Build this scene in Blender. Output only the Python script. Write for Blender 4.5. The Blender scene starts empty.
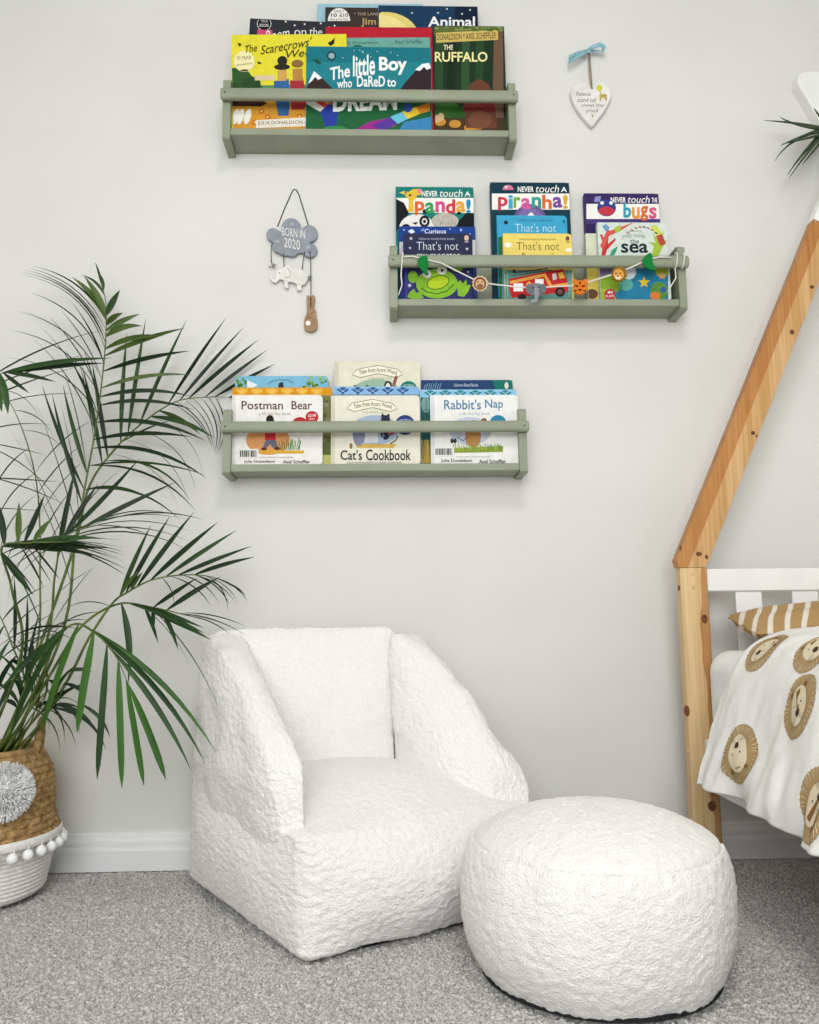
import bpy, math, random
import numpy as np
from math import sin, cos, pi, radians
from mathutils import Vector, Matrix, noise

random.seed(7)
scn = bpy.context.scene
COL = scn.collection

# ------------------------------------------------------------------ camera
F_PX, W_PX, H_PX = 820.0, 819.0, 1024.0
PITCH, YAW, ROLL = radians(7.5), radians(1.8), radians(0.6)
CAM = Vector((0, -1.8, 0.506))
FW = Vector((sin(YAW)*cos(PITCH), cos(YAW)*cos(PITCH), sin(PITCH)))
_r0 = Vector((cos(YAW), -sin(YAW), 0)); _u0 = _r0.cross(FW)
RT = _r0*cos(ROLL) - _u0*sin(ROLL)
UP = _u0*cos(ROLL) + _r0*sin(ROLL)
cd = bpy.data.cameras.new('camera'); cam = bpy.data.objects.new('camera', cd); COL.objects.link(cam)
cd.sensor_fit = 'HORIZONTAL'; cd.sensor_width = 36; cd.lens = 36*F_PX/W_PX; cd.clip_start = 0.02
m = Matrix((RT, UP, -FW)).transposed().to_4x4(); m.translation = CAM
cam.matrix_world = m
scn.camera = cam

# ------------------------------------------------------------------ light and exposure
world = bpy.data.worlds.new('daylight'); scn.world = world; world.use_nodes = True
bg = world.node_tree.nodes['Background']; bg.inputs[0].default_value = (0.80, 0.90, 1.0, 1); bg.inputs[1].default_value = 1.0

def area(name, loc, target, sx, sy, power, col):
    l = bpy.data.lights.new(name, 'AREA'); l.shape = 'RECTANGLE'; l.size = sx; l.size_y = sy; l.energy = power; l.color = col
    o = bpy.data.objects.new(name, l); COL.objects.link(o); o.location = loc
    o.rotation_euler = (Vector(target)-Vector(loc)).to_track_quat('-Z', 'Y').to_euler()
    return o
# daylight through the window in the wall behind the camera
area('window_daylight', (-0.25, -3.70, 1.50), (-0.1, 0, 0.95), 1.9, 1.35, 55, (0.96, 0.985, 1.0))
area('overhead_fill_light', (0.2, -1.75, 2.33), (0.2, -1.75, 0), 0.45, 0.45, 15, (1.0, 0.97, 0.93))  # added overhead fill that brightens upward faces, not a known ceiling lamp
vs = scn.view_settings
vs.view_transform = 'Standard'; vs.look = 'None'; vs.gamma = 1.0; vs.use_curve_mapping = False; vs.exposure = 0.0

# ------------------------------------------------------------------ layout helpers
def ray(x, y): return FW*F_PX + RT*(x-W_PX/2) - UP*(y-H_PX/2)
def PY(x, y, Y): d = ray(x, y); return CAM + d*((Y-CAM.y)/d.y)
def PX(x, y, X): d = ray(x, y); return CAM + d*((X-CAM.x)/d.x)
def proj(p):
    v = Vector(p)-CAM; z = v.dot(FW); return (W_PX/2+F_PX*v.dot(RT)/z, H_PX/2-F_PX*v.dot(UP)/z)

# ------------------------------------------------------------------ materials
def lin(h):
    h = h.lstrip('#'); c = [int(h[i:i+2], 16)/255 for i in (0, 2, 4)]
    return tuple((x/12.92 if x <= 0.04045 else ((x+0.055)/1.055)**2.4) for x in c) + (1,)
MATS = {}
def newmat(name):
    mt = bpy.data.materials.new(name); mt.use_nodes = True
    return mt, mt.node_tree, mt.node_tree.nodes['Principled BSDF']
def M(hexc, rough=0.7, spec=0.12):
    """plain painted or printed colour with a faint grain"""
    k = (hexc, rough, spec)
    if k in MATS: return MATS[k]
    mt, nt, b = newmat('colour_'+hexc.strip('#')); c = lin(hexc)
    n = nt.nodes.new('ShaderNodeTexNoise'); n.inputs['Scale'].default_value = 60; n.inputs['Detail'].default_value = 3
    tc = nt.nodes.new('ShaderNodeTexCoord'); nt.links.new(tc.outputs['Object'], n.inputs['Vector'])
    r = nt.nodes.new('ShaderNodeValToRGB'); r.color_ramp.elements[0].position = 0.3; r.color_ramp.elements[1].position = 0.7
    r.color_ramp.elements[0].color = tuple(x*0.93 for x in c[:3])+(1,); r.color_ramp.elements[1].color = tuple(min(1, x*1.05) for x in c[:3])+(1,)
    nt.links.new(n.outputs['Fac'], r.inputs['Fac']); nt.links.new(r.outputs['Color'], b.inputs['Base Color'])
    b.inputs['Roughness'].default_value = rough; b.inputs['Specular IOR Level'].default_value = spec
    MATS[k] = mt; return mt

def noisemat(name, c1, c2, scale, rough=0.7, bump=0.0, bscale=None, bdist=0.002, detail=4, stretch=(1,1,1), spec=0.3, p0=0.35, p1=0.65, kind='noise', sheen=0):
    mt, nt, b = newmat(name)
    tc = nt.nodes.new('ShaderNodeTexCoord'); mp = nt.nodes.new('ShaderNodeMapping'); mp.inputs['Scale'].default_value = stretch
    nt.links.new(tc.outputs['Object'], mp.inputs['Vector'])
    n = nt.nodes.new('ShaderNodeTexNoise'); n.inputs['Scale'].default_value = scale; n.inputs['Detail'].default_value = detail
    nt.links.new(mp.outputs[0], n.inputs['Vector'])
    r = nt.nodes.new('ShaderNodeValToRGB'); r.color_ramp.elements[0].position = p0; r.color_ramp.elements[1].position = p1
    r.color_ramp.elements[0].color = lin(c1); r.color_ramp.elements[1].color = lin(c2)
    nt.links.new(n.outputs['Fac'], r.inputs['Fac']); nt.links.new(r.outputs['Color'], b.inputs['Base Color'])
    b.inputs['Roughness'].default_value = rough; b.inputs['Specular IOR Level'].default_value = spec
    if sheen: b.inputs['Sheen Weight'].default_value = sheen
    if bump:
        if kind == 'voronoi':
            n2 = nt.nodes.new('ShaderNodeTexVoronoi'); n2.inputs['Scale'].default_value = bscale; o = n2.outputs['Distance']
        else:
            n2 = nt.nodes.new('ShaderNodeTexNoise'); n2.inputs['Scale'].default_value = bscale or scale; n2.inputs['Detail'].default_value = 5; o = n2.outputs['Fac']
        nt.links.new(mp.outputs[0], n2.inputs['Vector'])
        bp = nt.nodes.new('ShaderNodeBump'); bp.inputs['Strength'].default_value = bump; bp.inputs['Distance'].default_value = bdist
        nt.links.new(o, bp.inputs['Height']); nt.links.new(bp.outputs[0], b.inputs['Normal'])
    return mt

def woodmat(name, light, mid, knot, axis=2, scale=1.0):
    """pine: long stretched grain with a few dark knots"""
    mt, nt, b = newmat(name)
    tc = nt.nodes.new('ShaderNodeTexCoord'); mp = nt.nodes.new('ShaderNodeMapping')
    s = [26, 26, 26]; s[axis] = 1.1; mp.inputs['Scale'].default_value = s
    nt.links.new(tc.outputs['Object'], mp.inputs['Vector'])
    n = nt.nodes.new('ShaderNodeTexNoise'); n.inputs['Scale'].default_value = 1.0*scale; n.inputs['Detail'].default_value = 3; n.inputs['Distortion'].default_value = 0.6
    nt.links.new(mp.outputs[0], n.inputs['Vector'])
    r = nt.nodes.new('ShaderNodeValToRGB'); r.color_ramp.elements[0].position = 0.40; r.color_ramp.elements[1].position = 0.62
    r.color_ramp.elements[0].color = lin(light); r.color_ramp.elements[1].color = lin(mid)
    nt.links.new(n.outputs['Fac'], r.inputs['Fac'])
    mp2 = nt.nodes.new('ShaderNodeMapping'); s2 = [150, 150, 150]; s2[axis] = 3; mp2.inputs['Scale'].default_value = s2
    nt.links.new(tc.outputs['Object'], mp2.inputs['Vector'])
    n2 = nt.nodes.new('ShaderNodeTexNoise'); n2.inputs['Scale'].default_value = 1; n2.inputs['Detail'].default_value = 2
    nt.links.new(mp2.outputs[0], n2.inputs['Vector'])
    mx = nt.nodes.new('ShaderNodeMixRGB'); mx.blend_type = 'MULTIPLY'; mx.inputs[0].default_value = 0.35
    r2 = nt.nodes.new('ShaderNodeValToRGB'); r2.color_ramp.elements[0].color = lin('c8a878'); r2.color_ramp.elements[1].color = (1, 1, 1, 1)
    r2.color_ramp.elements[0].position = 0.35; r2.color_ramp.elements[1].position = 0.6
    nt.links.new(n2.outputs['Fac'], r2.inputs['Fac']); nt.links.new(r.outputs['Color'], mx.inputs[1]); nt.links.new(r2.outputs['Color'], mx.inputs[2])
    nt.links.new(mx.outputs[0], b.inputs['Base Color']); b.inputs['Roughness'].default_value = 0.45; b.inputs['Specular IOR Level'].default_value = 0.35
    return mt

MAT_WALL = noisemat('wall_paint', 'dbdad6', 'e0dfdb', 3, rough=0.85, bump=0.06, bscale=220, bdist=0.001, spec=0.2)
MAT_TRIM = noisemat('trim_gloss', 'e4e4e4', 'ececec', 4, rough=0.35)
MAT_CARPET = noisemat('carpet_pile', '85827e', 'dedbd7', 300, rough=0.98, bump=0.8, bscale=330, bdist=0.004, spec=0.05, detail=2, p0=0.30, p1=0.66)
MAT_SAGE = noisemat('sage_paint', '8c927d', '949a85', 12, rough=0.45, spec=0.3)
MAT_BOUCLE = noisemat('boucle_fabric', 'f7f4f0', 'fcfaf8', 260, rough=0.95, bump=0.9, bscale=330, bdist=0.004, spec=0.1, sheen=0.15)
MAT_BLACKMESH = noisemat('black_mesh', '161618', '2a2a2c', 400, rough=0.8, bump=0.6, bscale=500, bdist=0.001)
MAT_WHITEPAINT = noisemat('white_paint', 'ecebe8', 'f4f3f0', 8, rough=0.4)
MAT_PINE = woodmat('pine_pale', 'e3c596', 'd8b684', '5a2c14', axis=2)
MAT_PINE_HEART = woodmat('pine_heartwood', 'c2935f', 'b27f4c', '5a2c14', axis=2)
MAT_PINE_RAFTER = woodmat('pine_rafter', 'd6ae7c', 'c4965e', '5a2c14', axis=2)
MAT_PINE_EDGE = woodmat('pine_rafter_edge', 'c0884e', 'b3783e', '5a2c14', axis=2)
MAT_KNOT = noisemat('pine_knot', '5e3520', '7c4c2e', 120, rough=0.5)
MAT_LINEN = noisemat('duvet_cotton', 'eceae6', 'f3f1ee', 30, rough=0.9, bump=0.25, bscale=60, bdist=0.002, spec=0.1)
MAT_SHEET = noisemat('sheet_cotton', 'ebeae8', 'f2f1ef', 30, rough=0.9, spec=0.1)
MAT_SEAGRASS = noisemat('seagrass', '83633a', 'c2a06c', 90, rough=0.75, bump=0.5, bscale=260, bdist=0.002, p0=0.3, p1=0.7)
MAT_ROPEWHITE = noisemat('white_rope', 'e6e4e0', 'f6f4f1', 140, rough=0.9, bump=0.5, bscale=420, bdist=0.001)
MAT_POM = noisemat('white_wool', 'f4f3f1', 'fdfdfc', 200, rough=0.98, spec=0.05)
MAT_STEM = noisemat('palm_stem', '41571f', '6d7e3a', 30, rough=0.5)
MAT_SOIL = noisemat('potting_soil', '1f1712', '3c2c20', 120, rough=0.95, bump=0.8, bscale=150, bdist=0.004)

def leafmat(name, c1, c2):
    mt = noisemat(name, c1, c2, 14, rough=0.45, spec=0.25, stretch=(1, 1, 0.4))
    return mt
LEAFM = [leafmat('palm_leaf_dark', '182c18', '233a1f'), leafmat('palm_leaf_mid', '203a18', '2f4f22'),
         leafmat('palm_leaf_olive', '3d5422', '52682e'), leafmat('palm_leaf_lit', '2b5217', '406c27'), leafmat('palm_leaf_shadow', '141f16', '1d2e1e')]  # lit leaflets get a brighter painted green, shaded ones the darkest

# ------------------------------------------------------------------ object helpers
def empty(name, loc, label, cat, group=None, rotz=0):
    o = bpy.data.objects.new(name, None); COL.objects.link(o); o.location = loc; o.rotation_euler = (0, 0, rotz)
    o.empty_display_size = 0.05
    return tag(o, label, cat, group)
def tag(o, label=None, cat=None, group=None, kind=None):
    if label: o['label'] = label
    if cat: o['category'] = cat
    if group: o['group'] = group
    if kind: o['kind'] = kind
    return o
def mesh_obj(name, verts, faces, mats, parent=None, smooth=False, midx=None, loc=None):
    me = bpy.data.meshes.new(name)
    me.from_pydata([tuple(v) for v in verts], [], faces)
    if not isinstance(mats, (list, tuple)): mats = [mats]
    for k in mats: me.materials.append(k)
    if midx is not None: me.polygons.foreach_set('material_index', midx)
    if smooth: me.polygons.foreach_set('use_smooth', [True]*len(me.polygons))
    me.update()
    o = bpy.data.objects.new(name, me); COL.objects.link(o)
    if parent is not None: o.parent = parent
    if loc is not None: o.location = loc
    return o
class MB:
    def __init__(s): s.v = []; s.f = []; s.mi = []; s.mats = []
    def mat(s, mt):
        if mt not in s.mats: s.mats.append(mt)
        return s.mats.index(mt)
    def add(s, vs_, fs, mt):
        b = len(s.v); k = s.mat(mt); s.v += [Vector(v) for v in vs_]
        for f in fs: s.f.append(tuple(b+i for i in f)); s.mi.append(k)
    def build(s, name, parent=None, smooth=False, loc=None):
        return mesh_obj(name, s.v, s.f, s.mats, parent, smooth, s.mi, loc)
    # shapes
    def box(s, lo, hi, mt, ch=0.0):
        (x0, y0, z0), (x1, y1, z1) = lo, hi
        if ch <= 0:
            v = [(x, y, z) for z in (z0, z1) for y in (y0, y1) for x in (x0, x1)]
            s.add(v, [(0, 2, 3, 1), (4, 5, 7, 6), (0, 1, 5, 4), (2, 6, 7, 3), (0, 4, 6, 2), (1, 3, 7, 5)], mt); return
        c = Vector(((x0+x1)/2, (y0+y1)/2, (z0+z1)/2)); h = Vector(((x1-x0)/2, (y1-y0)/2, (z1-z0)/2))
        v = []; idx = {}
        for sx in (-1, 1):
            for sy in (-1, 1):
                for sz in (-1, 1):
                    sg = Vector((sx, sy, sz))
                    for ax in range(3):
                        p = Vector((sg.x*(h.x-ch), sg.y*(h.y-ch), sg.z*(h.z-ch))); p[ax] = sg[ax]*h[ax]
                        idx[(sx, sy, sz, ax)] = len(v); v.append(c+p)
        fs = []
        for ax in range(3):
            a, b = [(1, 2), (2, 0), (0, 1)][ax]
            for sg in (-1, 1):
                q = []
                for (p1, p2) in ((-1, -1), (1, -1), (1, 1), (-1, 1)):
                    k = [0, 0, 0]; k[ax] = sg; k[a] = p1; k[b] = p2; q.append(idx[(*k, ax)])
                fs.append(q if sg > 0 else q[::-1])
        for ax in range(3):
            a, b = [(1, 2), (2, 0), (0, 1)][ax]
            for p1 in (-1, 1):
                for p2 in (-1, 1):
                    k = [0, 0, 0]; k[a] = p1; k[b] = p2
                    k0 = list(k); k0[ax] = -1; k1 = list(k); k1[ax] = 1
                    q = [idx[(*k0, a)], idx[(*k1, a)], idx[(*k1, b)], idx[(*k0, b)]]
                    fs.append(q if p1*p2 < 0 else q[::-1])
        for sx in (-1, 1):
            for sy in (-1, 1):
                for sz in (-1, 1):
                    q = [idx[(sx, sy, sz, a)] for a in range(3)]
                    fs.append(q if sx*sy*sz > 0 else q[::-1])
        s.add(v, fs, mt)
    def tube(s, pts, r, mt, n=8, caps=True):
        pts = [Vector(p) for p in pts]; rs = r if isinstance(r, (list, tuple)) else [r]*len(pts)
        v = []; fs = []; prev = None
        for i, p in enumerate(pts):
            t = (pts[min(i+1, len(pts)-1)]-pts[max(i-1, 0)]).normalized()
            if prev is None:
                a = t.orthogonal().normalized()
            else:
                a = (prev - t*prev.dot(t)); a = a.normalized() if a.length > 1e-6 else t.orthogonal().normalized()
            prev = a; b = t.cross(a)
            for k in range(n):
                an = 2*pi*k/n; v.append(p+(a*cos(an)+b*sin(an))*rs[i])
        for i in range(len(pts)-1):
            for k in range(n):
                k2 = (k+1) % n; fs.append((i*n+k, i*n+k2, (i+1)*n+k2, (i+1)*n+k))
        if caps:
            fs.append(tuple(range(n))[::-1]); e = (len(pts)-1)*n; fs.append(tuple(e+k for k in range(n)))
        s.add(v, fs, mt)
    def extrude(s, poly, y0, y1, mt, mt_front=None, bev=0.0):
        """outline in x,z extruded along y (front at y0, the smaller y)"""
        n = len(poly); a = sum(poly[i][0]*poly[(i+1) % n][1]-poly[(i+1) % n][0]*poly[i][1] for i in range(n))
        if a < 0: poly = poly[::-1]
        if bev > 0:
            cx = sum(p[0] for p in poly)/n; cz = sum(p[1] for p in poly)/n
            ins = []
            for i in range(n):
                p0 = Vector(poly[i-1]); p1 = Vector(poly[i]); p2 = Vector(poly[(i+1) % n])
                t = (p2-p0); nn = Vector((-t.y, t.x)); nn = nn.normalized() if nn.length > 0 else nn
                ins.append(p1+nn*bev)
            v = [(p[0], y0, p[1]) for p in ins]+[(p[0], y0+bev, p[1]) for p in poly]+[(p[0], y1, p[1]) for p in poly]
            s.add(v, [tuple(range(n))], mt_front or mt)
            s.add(v, [tuple(2*n+i for i in range(n))[::-1]]+[(i, n+i, n+(i+1) % n, (i+1) % n) for i in range(n)]+[(n+i, 2*n+i, 2*n+(i+1) % n, n+(i+1) % n) for i in range(n)], mt)
        else:
            v = [(p[0], y0, p[1]) for p in poly]+[(p[0], y1, p[1]) for p in poly]
            s.add(v, [tuple(range(n))], mt_front or mt)
            s.add(v, [tuple(n+i for i in range(n))[::-1]]+[(i, n+i, n+(i+1) % n, (i+1) % n) for i in range(n)], mt)
    def lathe(s, prof, mt, n=48, fn=None):
        v = []; fs = []
        for i, (r, z) in enumerate(prof):
            for k in range(n):
                a = 2*pi*k/n; rr = r+(fn(a, z, i, k) if fn else 0); v.append((rr*cos(a), rr*sin(a), z))
        for i in range(len(prof)-1):
            for k in range(n):
                k2 = (k+1) % n; fs.append((i*n+k, i*n+k2, (i+1)*n+k2, (i+1)*n+k))
        s.add(v, fs, mt)
    def ball(s, c, r, mt, n=10, mrow=7, sc=(1, 1, 1)):
        c = Vector(c); v = []; fs = []
        for i in range(mrow+1):
            th = pi*i/mrow
            for k in range(n):
                a = 2*pi*k/n; v.append(c+Vector((r*sc[0]*sin(th)*cos(a), r*sc[1]*sin(th)*sin(a), r*sc[2]*cos(th))))
        for i in range(mrow):
            for k in range(n):
                k2 = (k+1) % n; fs.append((i*n+k, (i+1)*n+k, (i+1)*n+k2, i*n+k2))
        s.add(v, fs, mt)

def grid_faces(nu, nv, closed_v=False):
    fs = []
    for i in range(nu-1):
        for j in range(nv-1 if not closed_v else nv):
            j2 = (j+1) % nv; fs.append((i*nv+j, i*nv+j2, (i+1)*nv+j2, (i+1)*nv+j))
    return fs

def hexpuff(corners, r, bulge, n):
    """rounded puffed block: 8 corners [z][y][x] order, r rounding 0..1, bulge per face dict (axis,sign)->metres; returns verts, faces"""
    C8 = [Vector(c) for c in corners]
    def tri(p):
        x, y, z = [(k+1)/2 for k in p]; o = Vector((0, 0, 0))
        for i, c in enumerate(C8):
            o += c*((x if i & 1 else 1-x)*(y if i & 2 else 1-y)*(z if i & 4 else 1-z))
        return o
    vmap = {}; verts = []; faces = []
    nb = {}
    for ax in range(3):
        for sg in (-1, 1):
            a, b = [(1, 2), (2, 0), (0, 1)][ax]
            e = [Vector((0, 0, 0)), Vector((0, 0, 0))]; nv = Vector((0, 0, 0)); nv[ax] = sg
            p0 = tri(nv)
            va = Vector(nv); va[a] = 0.2; vb = Vector(nv); vb[b] = 0.2
            nrm = (tri(va)-p0).cross(tri(vb)-p0).normalized()*sg
            nb[(ax, sg)] = nrm
    for ax in range(3):
        a, b = [(1, 2), (2, 0), (0, 1)][ax]
        for sg in (-1, 1):
            idx = {}
            for i in range(n+1):
                for j in range(n+1):
                    c = [0, 0, 0]; c[ax] = sg; c[a] = -1+2*i/n; c[b] = -1+2*j/n
                    key = tuple(round(q*n) for q in c)
                    if key not in vmap:
                        cv = Vector(c); q = Vector([max(-1+r, min(1-r, k)) for k in cv]); dlt = cv-q
                        p = q+dlt.normalized()*r if dlt.length > 1e-9 else cv
                        w = tri(p)
                        for (ax2, sg2), nn in nb.items():
                            bu = bulge.get((ax2, sg2), 0)
                            if bu and p[ax2]*sg2 > 0:
                                a2, b2 = [(1, 2), (2, 0), (0, 1)][ax2]
                                w = w+nn*bu*(1-p[a2]**2)*(1-p[b2]**2)*min(1, max(0, p[ax2]*sg2))**2
                        vmap[key] = len(verts); verts.append(w)
                    idx[(i, j)] = vmap[key]
            for i in range(n):
                for j in range(n):
                    q = (idx[(i, j)], idx[(i+1, j)], idx[(i+1, j+1)], idx[(i, j+1)])
                    faces.append(q if sg > 0 else q[::-1])
    return verts, faces

def loft(sections, nseg, nring, power=2.6):
    """sections: (centre, half-width vector, half-height vector); smooth interpolation, rounded closed ends"""
    S = [(Vector(c), Vector(w), Vector(h)) for c, w, h in sections]
    def cat(k, t):
        i = min(int(t), len(S)-2); u = t-i
        p0, p1, p2, p3 = S[max(i-1, 0)][k], S[i][k], S[i+1][k], S[min(i+2, len(S)-1)][k]
        return 0.5*((2*p1)+(p2-p0)*u+(2*p0-5*p1+4*p2-p3)*u*u+(3*p1-p0-3*p2+p3)*u**3)
    v = []
    for i in range(nseg+1):
        s = i/nseg; t = s*(len(S)-1); c, w, h = cat(0, t), cat(1, t), cat(2, t)
        e = 1.0
        for d in (s/0.12, (1-s)/0.12):
            if d < 1: e *= max(0.02, 1-(1-d)**2)**0.5
        for k in range(nring):
            a = 2*pi*k/nring; ca, sa = cos(a), sin(a)
            x = math.copysign(abs(ca)**(2/power), ca); y = math.copysign(abs(sa)**(2/power), sa)
            v.append(c+(w*x+h*y)*e)
    fs = [f for f in grid_faces(nseg+1, nring, True)]
    fs.append(tuple(range(nring))[::-1]); fs.append(tuple(nseg*nring+k for k in range(nring)))
    return v, fs

def wool(o, amp=0.0035, fq=95, crease=0.0, crf=9):
    """nubbly pile and soft creases as real relief along the normals"""
    me = o.data; n = len(me.vertices)
    co = np.empty(n*3); me.vertices.foreach_get('co', co); no = np.empty(n*3)
    me.vertex_normals.foreach_get('vector', no)
    co = co.reshape(-1, 3); no = no.reshape(-1, 3); d = np.empty(n)
    for i in range(n):
        p = Vector(co[i])
        a = noise.noise(p*fq); b2 = noise.noise(p*fq*1.45+Vector((7, 3, 1)))
        k = a*0.8+b2*0.6
        c = 0
        if crease: c = crease*(noise.noise(p*crf)+0.5*noise.noise(p*crf*2.2))
        d[i] = amp*k+c
    co += no*d[:, None]
    me.vertices.foreach_set('co', co.ravel()); me.update()

# text as outline geometry
_tc = {}
def text_geo(s, shear=0.0, weight=0.0):
    k = (s, shear, weight)
    if k in _tc: return _tc[k]
    cu = bpy.data.curves.new('lettering', 'FONT'); cu.body = s; cu.shear = shear; cu.offset = weight; cu.resolution_u = 3
    o = bpy.data.objects.new('lettering', cu); COL.objects.link(o)
    bpy.context.view_layer.update()
    me = bpy.data.meshes.new_from_object(o.evaluated_get(bpy.context.evaluated_depsgraph_get()))
    v = [Vector(p.co) for p in me.vertices]; f = [tuple(p.vertices) for p in me.polygons]
    bpy.data.objects.remove(o); bpy.data.curves.remove(cu); bpy.data.meshes.remove(me)
    x0 = min(p.x for p in v); x1 = max(p.x for p in v); y0 = min(p.y for p in v); y1 = max(p.y for p in v)
    v = [((p.x-x0)/(x1-x0), (p.y-y0)/(y1-y0)) for p in v]
    _tc[k] = (v, f); return v, f

class Print:
    """flat ink layers on a face that looks towards -Y; coordinates are laid out in photo pixels on that plane"""
    def __init__(s, origin, Y, clip=None, step=0.00002, lean=0.0, box=None):
        s.lean = lean; s.box = box
        s.o = Vector(origin); s.Y = Y; s.mb = MB(); s.k = 1; s.step = step; s.clip = clip
    def loc(s, x, y):
        if s.clip:
            x = min(max(x, s.clip[0]), s.clip[2]); y = min(max(y, s.clip[1]), s.clip[3])
        p = PY(x, y, s.Y)-s.o
        if s.lean:
            for _ in range(2): p = PY(x, y, s.Y+p.z*s.lean)-s.o
            p.z = p.z*math.sqrt(1+s.lean**2); p.y = 0.0
        if s.box: p.x = min(max(p.x, 0.0006), s.box[0]-0.0006); p.z = min(max(p.z, 0.0006), s.box[1]-0.0006)
        return Vector((p.x, p.y-s.k*s.step-0.00015, p.z))
    def G(s, pts, c):
        a = sum(pts[i][0]*pts[(i+1) % len(pts)][1]-pts[(i+1) % len(pts)][0]*pts[i][1] for i in range(len(pts)))
        if a > 0: pts = pts[::-1]
        s.mb.add([s.loc(*p) for p in pts], [tuple(range(len(pts)))], M(c)); s.k += 1; return s
    def R(s, x0, y0, x1, y1, c): return s.G([(x0, y0), (x1, y0), (x1, y1), (x0, y1)], c)
    def E(s, cx, cy, rx, ry, c, n=18, rot=0, a0=0, a1=360):
        pts = []
        for k in range(n+(0 if a1-a0 >= 360 else 1)):
            a = radians(a0+(a1-a0)*k/n); x = rx*cos(a); y = -ry*sin(a)
            pts.append((cx+x*cos(rot)-y*sin(rot), cy+x*sin(rot)+y*cos(rot)))
        return s.G(pts, c)
    def L(s, pts, w, c):
        for (x0, y0), (x1, y1) in zip(pts[:-1], pts[1:]):
            d = math.hypot(x1-x0, y1-y0) or 1; nx, ny = -(y1-y0)/d*w/2, (x1-x0)/d*w/2
            q = [(x0+nx, y0+ny), (x1+nx, y1+ny), (x1-nx, y1-ny), (x0-nx, y0-ny)]
            a = sum(q[i][0]*q[(i+1) % 4][1]-q[(i+1) % 4][0]*q[i][1] for i in range(4))
            if a > 0: q = q[::-1]
            s.mb.add([s.loc(*p) for p in q], [(0, 1, 2, 3)], M(c))
        s.k += 1; return s
    def T(s, text, x0, y0, x1, y1, c, bend=0.0, tilt=0.0, shear=0.0, weight=0.0):
        v, f = text_geo(text, shear, weight)
        pts = []
        for u, w in v:
            x = x0+(x1-x0)*u; y = y1+(y0-y1)*w+bend*(2*u-1)**2+tilt*(u-0.5)
            pts.append(s.loc(x, y))
        s.mb.add(pts, f, M(c)); s.k += 1; return s
    def Tm(s, chars, cols, x0, y0, x1, y1):
        """each letter in its own colour, a little jostled"""
        n = len(chars); wts = [0.5 if ch in 'i!' else (0.7 if ch == 'r' else 1) for ch in chars]; tot = sum(wts); x = x0
        for i, ch in enumerate(chars):
            wd = (x1-x0)*wts[i]/tot; j = (-0.6, 0.5)[i % 2]
            asc = 0.0 if ch in '!ibdhk' else (y1-y0)*0.22
            s.T(ch, x+wd*0.04, y0+j+asc, x+wd*0.96, y1+j+((y1-y0)*0.2 if ch in 'pg' else 0), cols[i % len(cols)], weight=0.03); x += wd
        return s
    def star(s, cx, cy, r, c, n=5):
        return s.G([(cx+(r if k % 2 == 0 else r*0.45)*sin(pi*k/n), cy-(r if k % 2 == 0 else r*0.45)*cos(pi*k/n)) for k in range(2*n)], c)
    def flower(s, cx, cy, r, c, c2):
        for k in range(5): s.E(cx+r*0.6*cos(2*pi*k/5), cy+r*0.6*sin(2*pi*k/5), r*0.45, r*0.45, c, 8)
        return s.E(cx, cy, r*0.35, r*0.35, c2, 8)
    def done(s, parent, name='cover_print'):
        return s.mb.build(name, parent) if s.mb.f else None

# ================================================================== the room
XL, XR, YB, YF, ZC = -1.35, 1.95, 0.0, -3.8, 2.4
def structure(name, lo, hi, mt, ch=0):
    b = MB(); b.box(lo, hi, mt, ch); o = b.build(name); tag(o, kind='structure'); return o
structure('wall_back', (XL-0.1, 0, -0.05), (XR+0.1, 0.1, ZC+0.1), MAT_WALL)
structure('wall_left', (XL-0.1, YF, -0.05), (XL, 0, ZC+0.1), MAT_WALL)
structure('wall_right', (XR, YF, -0.05), (XR+0.1, 0, ZC+0.1), MAT_WALL)
structure('ceiling', (XL-0.1, YF-0.1, ZC), (XR+0.1, 0.1, ZC+0.1), MAT_WALL)
# wall behind the camera with a window opening
b = MB()
wx0, wx1, wz0, wz1 = -1.25, 0.75, 0.78, 2.2
for lo, hi in (((XL, YF-0.1, -0.05), (wx0, YF, ZC)), ((wx1, YF-0.1, -0.05), (XR, YF, ZC)), ((wx0, YF-0.1, -0.05), (wx1, YF, wz0)), ((wx0, YF-0.1, wz1), (wx1, YF, ZC))):
    b.box(lo, hi, MAT_WALL)
tag(b.build('wall_front'), kind='structure')
b = MB()
for lo, hi in (((wx0, YF-0.08, wz0), (wx0+0.06, YF-0.02, wz1)), ((wx1-0.06, YF-0.08, wz0), (wx1, YF-0.02, wz1)), ((wx0+0.06, YF-0.08, wz0), (wx1-0.06, YF-0.02, wz0+0.06)), ((wx0+0.06, YF-0.08, wz1-0.06), (wx1-0.06, YF-0.02, wz1)), ((-0.28, YF-0.08, wz0+0.06), (-0.22, YF-0.02, wz1-0.06))):
    b.box(lo, hi, MAT_TRIM)
tag(b.build('window_1'), kind='structure')

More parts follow.
